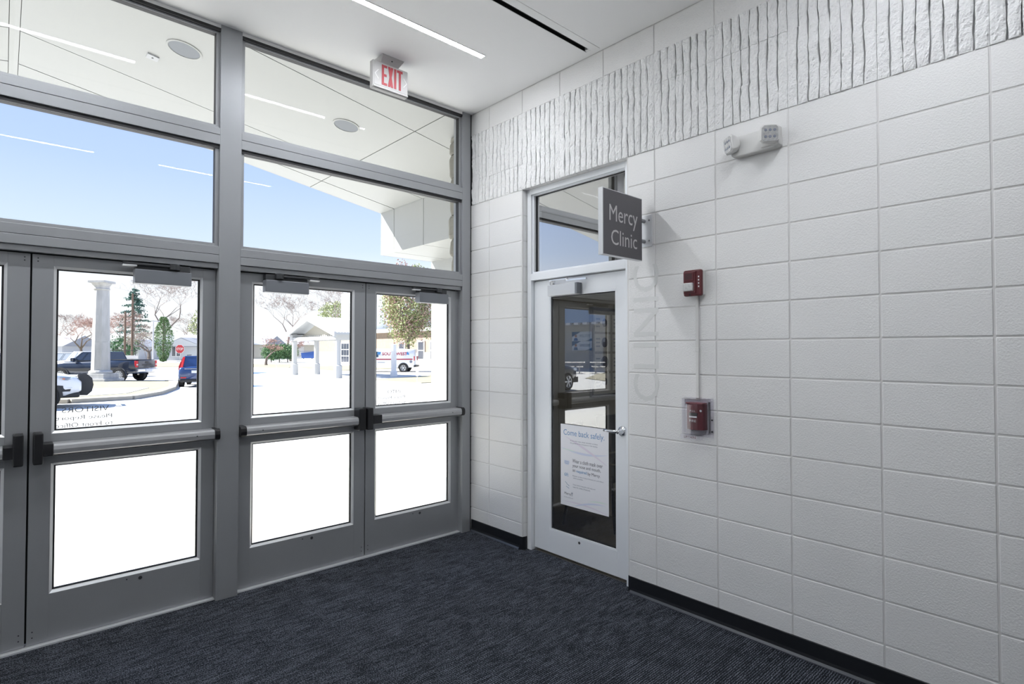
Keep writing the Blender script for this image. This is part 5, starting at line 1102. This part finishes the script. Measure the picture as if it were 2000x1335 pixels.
bt('bare_tree', 'tall bare tree behind the hedge with upright limbs', -40.43, 100, 15, 0.55, 52, 'twig', 'twig', 0.26, 0.26)
bt('bare_tree', 'bare tree rising behind the porch roof', -31.75, 96, 15.5, 0.6, 58, 'twig', 'twig', 0.26, 0.28)
bt('bare_tree', 'dark-trunked bare tree beside the porch post', -31.75, 80, 7.5, 0.85, 63, 'bark', 'bark2', 0.24, 0.18)
# yellow-green tree tops above the porch
def crown(mb, c, rx, rz_, n, s, rr, shell=0.55):
    for k in range(n):
        d = Vector((rr.gauss(0, 1), rr.gauss(0, 1), rr.gauss(0, 1))).normalized(); q = rr.uniform(shell, 1.0) * (0.86 + 0.16 * NZ.noise(d * 2.5 + Vector((n, 0, 0))) * 2)
        lf_quad(mb, Vector(c) + Vector((d.x * rx, d.y * rx, d.z * rz_)) * q, s * rr.uniform(0.6, 1.2), rr)
def leafy(name, lab, u, v, zc, rx, rz_, parts, trunk=0.16, group=None, seed=5):
    rr = random.Random(seed); x, y = lot(u, v); z0 = gz(x, y); t = thing(name, lab, 'tree', (x, y, z0), group=group)
    tr = MB().tube((x, y, z0 - 0.2), (x, y, z0 + zc * 0.75), trunk, trunk * 0.7, 8)
    for k in range(7):
        a = rr.uniform(0, 6.28); tr.tube((x, y, z0 + zc * rr.uniform(0.4, 0.75)), (x + math.cos(a) * rx * 0.7, y + math.sin(a) * rx * 0.7, z0 + zc + rr.uniform(-0.3, 0.7) * rz_), trunk * 0.4, 0.02, 5, False)
    tr.build('trunk', 'bark', t)
    for m_, n_, s_ in parts:
        mb = MB(); crown(mb, (x, y, z0 + zc), rx, rz_, n_, s_, rr); mb.build('foliage', m_, t, kind='stuff')
    return t
leafy('autumn_tree', 'round-crowned tree with green and pink autumn leaves above the white van', -10.18, 54.6, 6.5, 3.05, 4.6, (('leafg', 12000, 0.16), ('leafp', 7000, 0.16)), 0.2, seed=9)
leafy('yellow_tree', 'yellow-green tree top behind the porch roof and tall block', -38.67, 122, 9.0, 4.2, 3.4, (('leafg', 2200, 0.32),), 0.25, seed=11)
leafy('yellow_tree', 'yellowish tree at the right end of the long white house', -62.57, 112, 6.0, 2.6, 4.0, (('leafg', 900, 0.3),), 0.25, seed=12)
leafy('evergreen_bush', 'dark green bush behind the pickup beside the short utility pole', -57.26, 82, 2.0, 2.3, 1.9, (('hedge', 1100, 0.25),), 0.1, seed=13)
leafy('evergreen_bush', 'light green shrub below the taller utility pole', -59.67, 88, 1.9, 1.6, 1.7, (('ivy', 700, 0.22),), 0.1, seed=15)
# hedge on the verge
for i, (u_, r_, lab) in enumerate(((-32.82, 1.5, 'leftmost bush of the dark green hedge'), (-31.70, 1.8, 'middle bush of the dark green hedge'), (-30.58, 1.7, 'rightmost bush of the dark green hedge'))):
    leafy('hedge_bush', lab + ' on the verge', u_, 76, 1.4, r_, 1.3, (('hedge', 2000, 0.13), ('ivy', 1100, 0.13)), 0.08, 'bushes of the green hedge', 20 + i)
# ivy-covered trunk
x, y = lot(-48.80, 78); z0 = gz(x, y); iv = thing('ivy_column', 'narrow ivy-covered green tree in front of the long white house', 'tree', (x, y, z0)); rr = random.Random(77)
MB().tube((x, y, z0 - 0.2), (x, y, z0 + 6), 0.16, 0.08, 8).build('trunk', 'bark', iv); mb = MB()
for k in range(5200):
    h_ = rr.uniform(0.1, 6.3); w_ = 0.35 + 0.95 * math.sin(min(1, h_ / 4.2) * 1.9) * (1 if h_ < 4.2 else max(0.1, (6.4 - h_) / 2.3)); a = rr.uniform(0, 6.28); q = w_ * math.sqrt(rr.uniform(0.2, 1))
    lf_quad(mb, Vector((x + math.cos(a) * q, y + math.sin(a) * q, z0 + h_)), 0.13 * rr.uniform(0.6, 1.2), rr)
mb.build('foliage', 'ivy', iv, kind='stuff')
# pine
x, y = lot(-73.33, 108); z0 = gz(x, y); pn = thing('pine_tree', 'tall blue-green pine rising above the utility poles', 'tree', (x, y, z0)); mb = MB(); tr = MB().tube((x, y, z0), (x, y, z0 + 13.2), 0.25, 0.04, 8)
for k in range(95):
    h_ = rr.uniform(4.5, 13.0); ln = 0.35 + 0.40 * (13.4 - h_); ln = min(ln, 3.3) * rr.uniform(0.75, 1.1); a = rr.uniform(0, 6.28); d = Vector((math.cos(a), math.sin(a), -0.08)); p = Vector((x, y, z0 + h_))
    tr.tube(p, p + d * ln, 0.05, 0.015, 4, False)
    for q in range(26):
        f = rr.uniform(0.2, 1.0); c = p + d * (ln * f) + Vector((rr.gauss(0, 0.16), rr.gauss(0, 0.16), rr.gauss(0, 0.10))); lf_quad(mb, c, 0.30 * rr.uniform(0.6, 1.2), rr)
tr.build('trunk', 'bark', pn); mb.build('needles', 'pine', pn, kind='stuff')
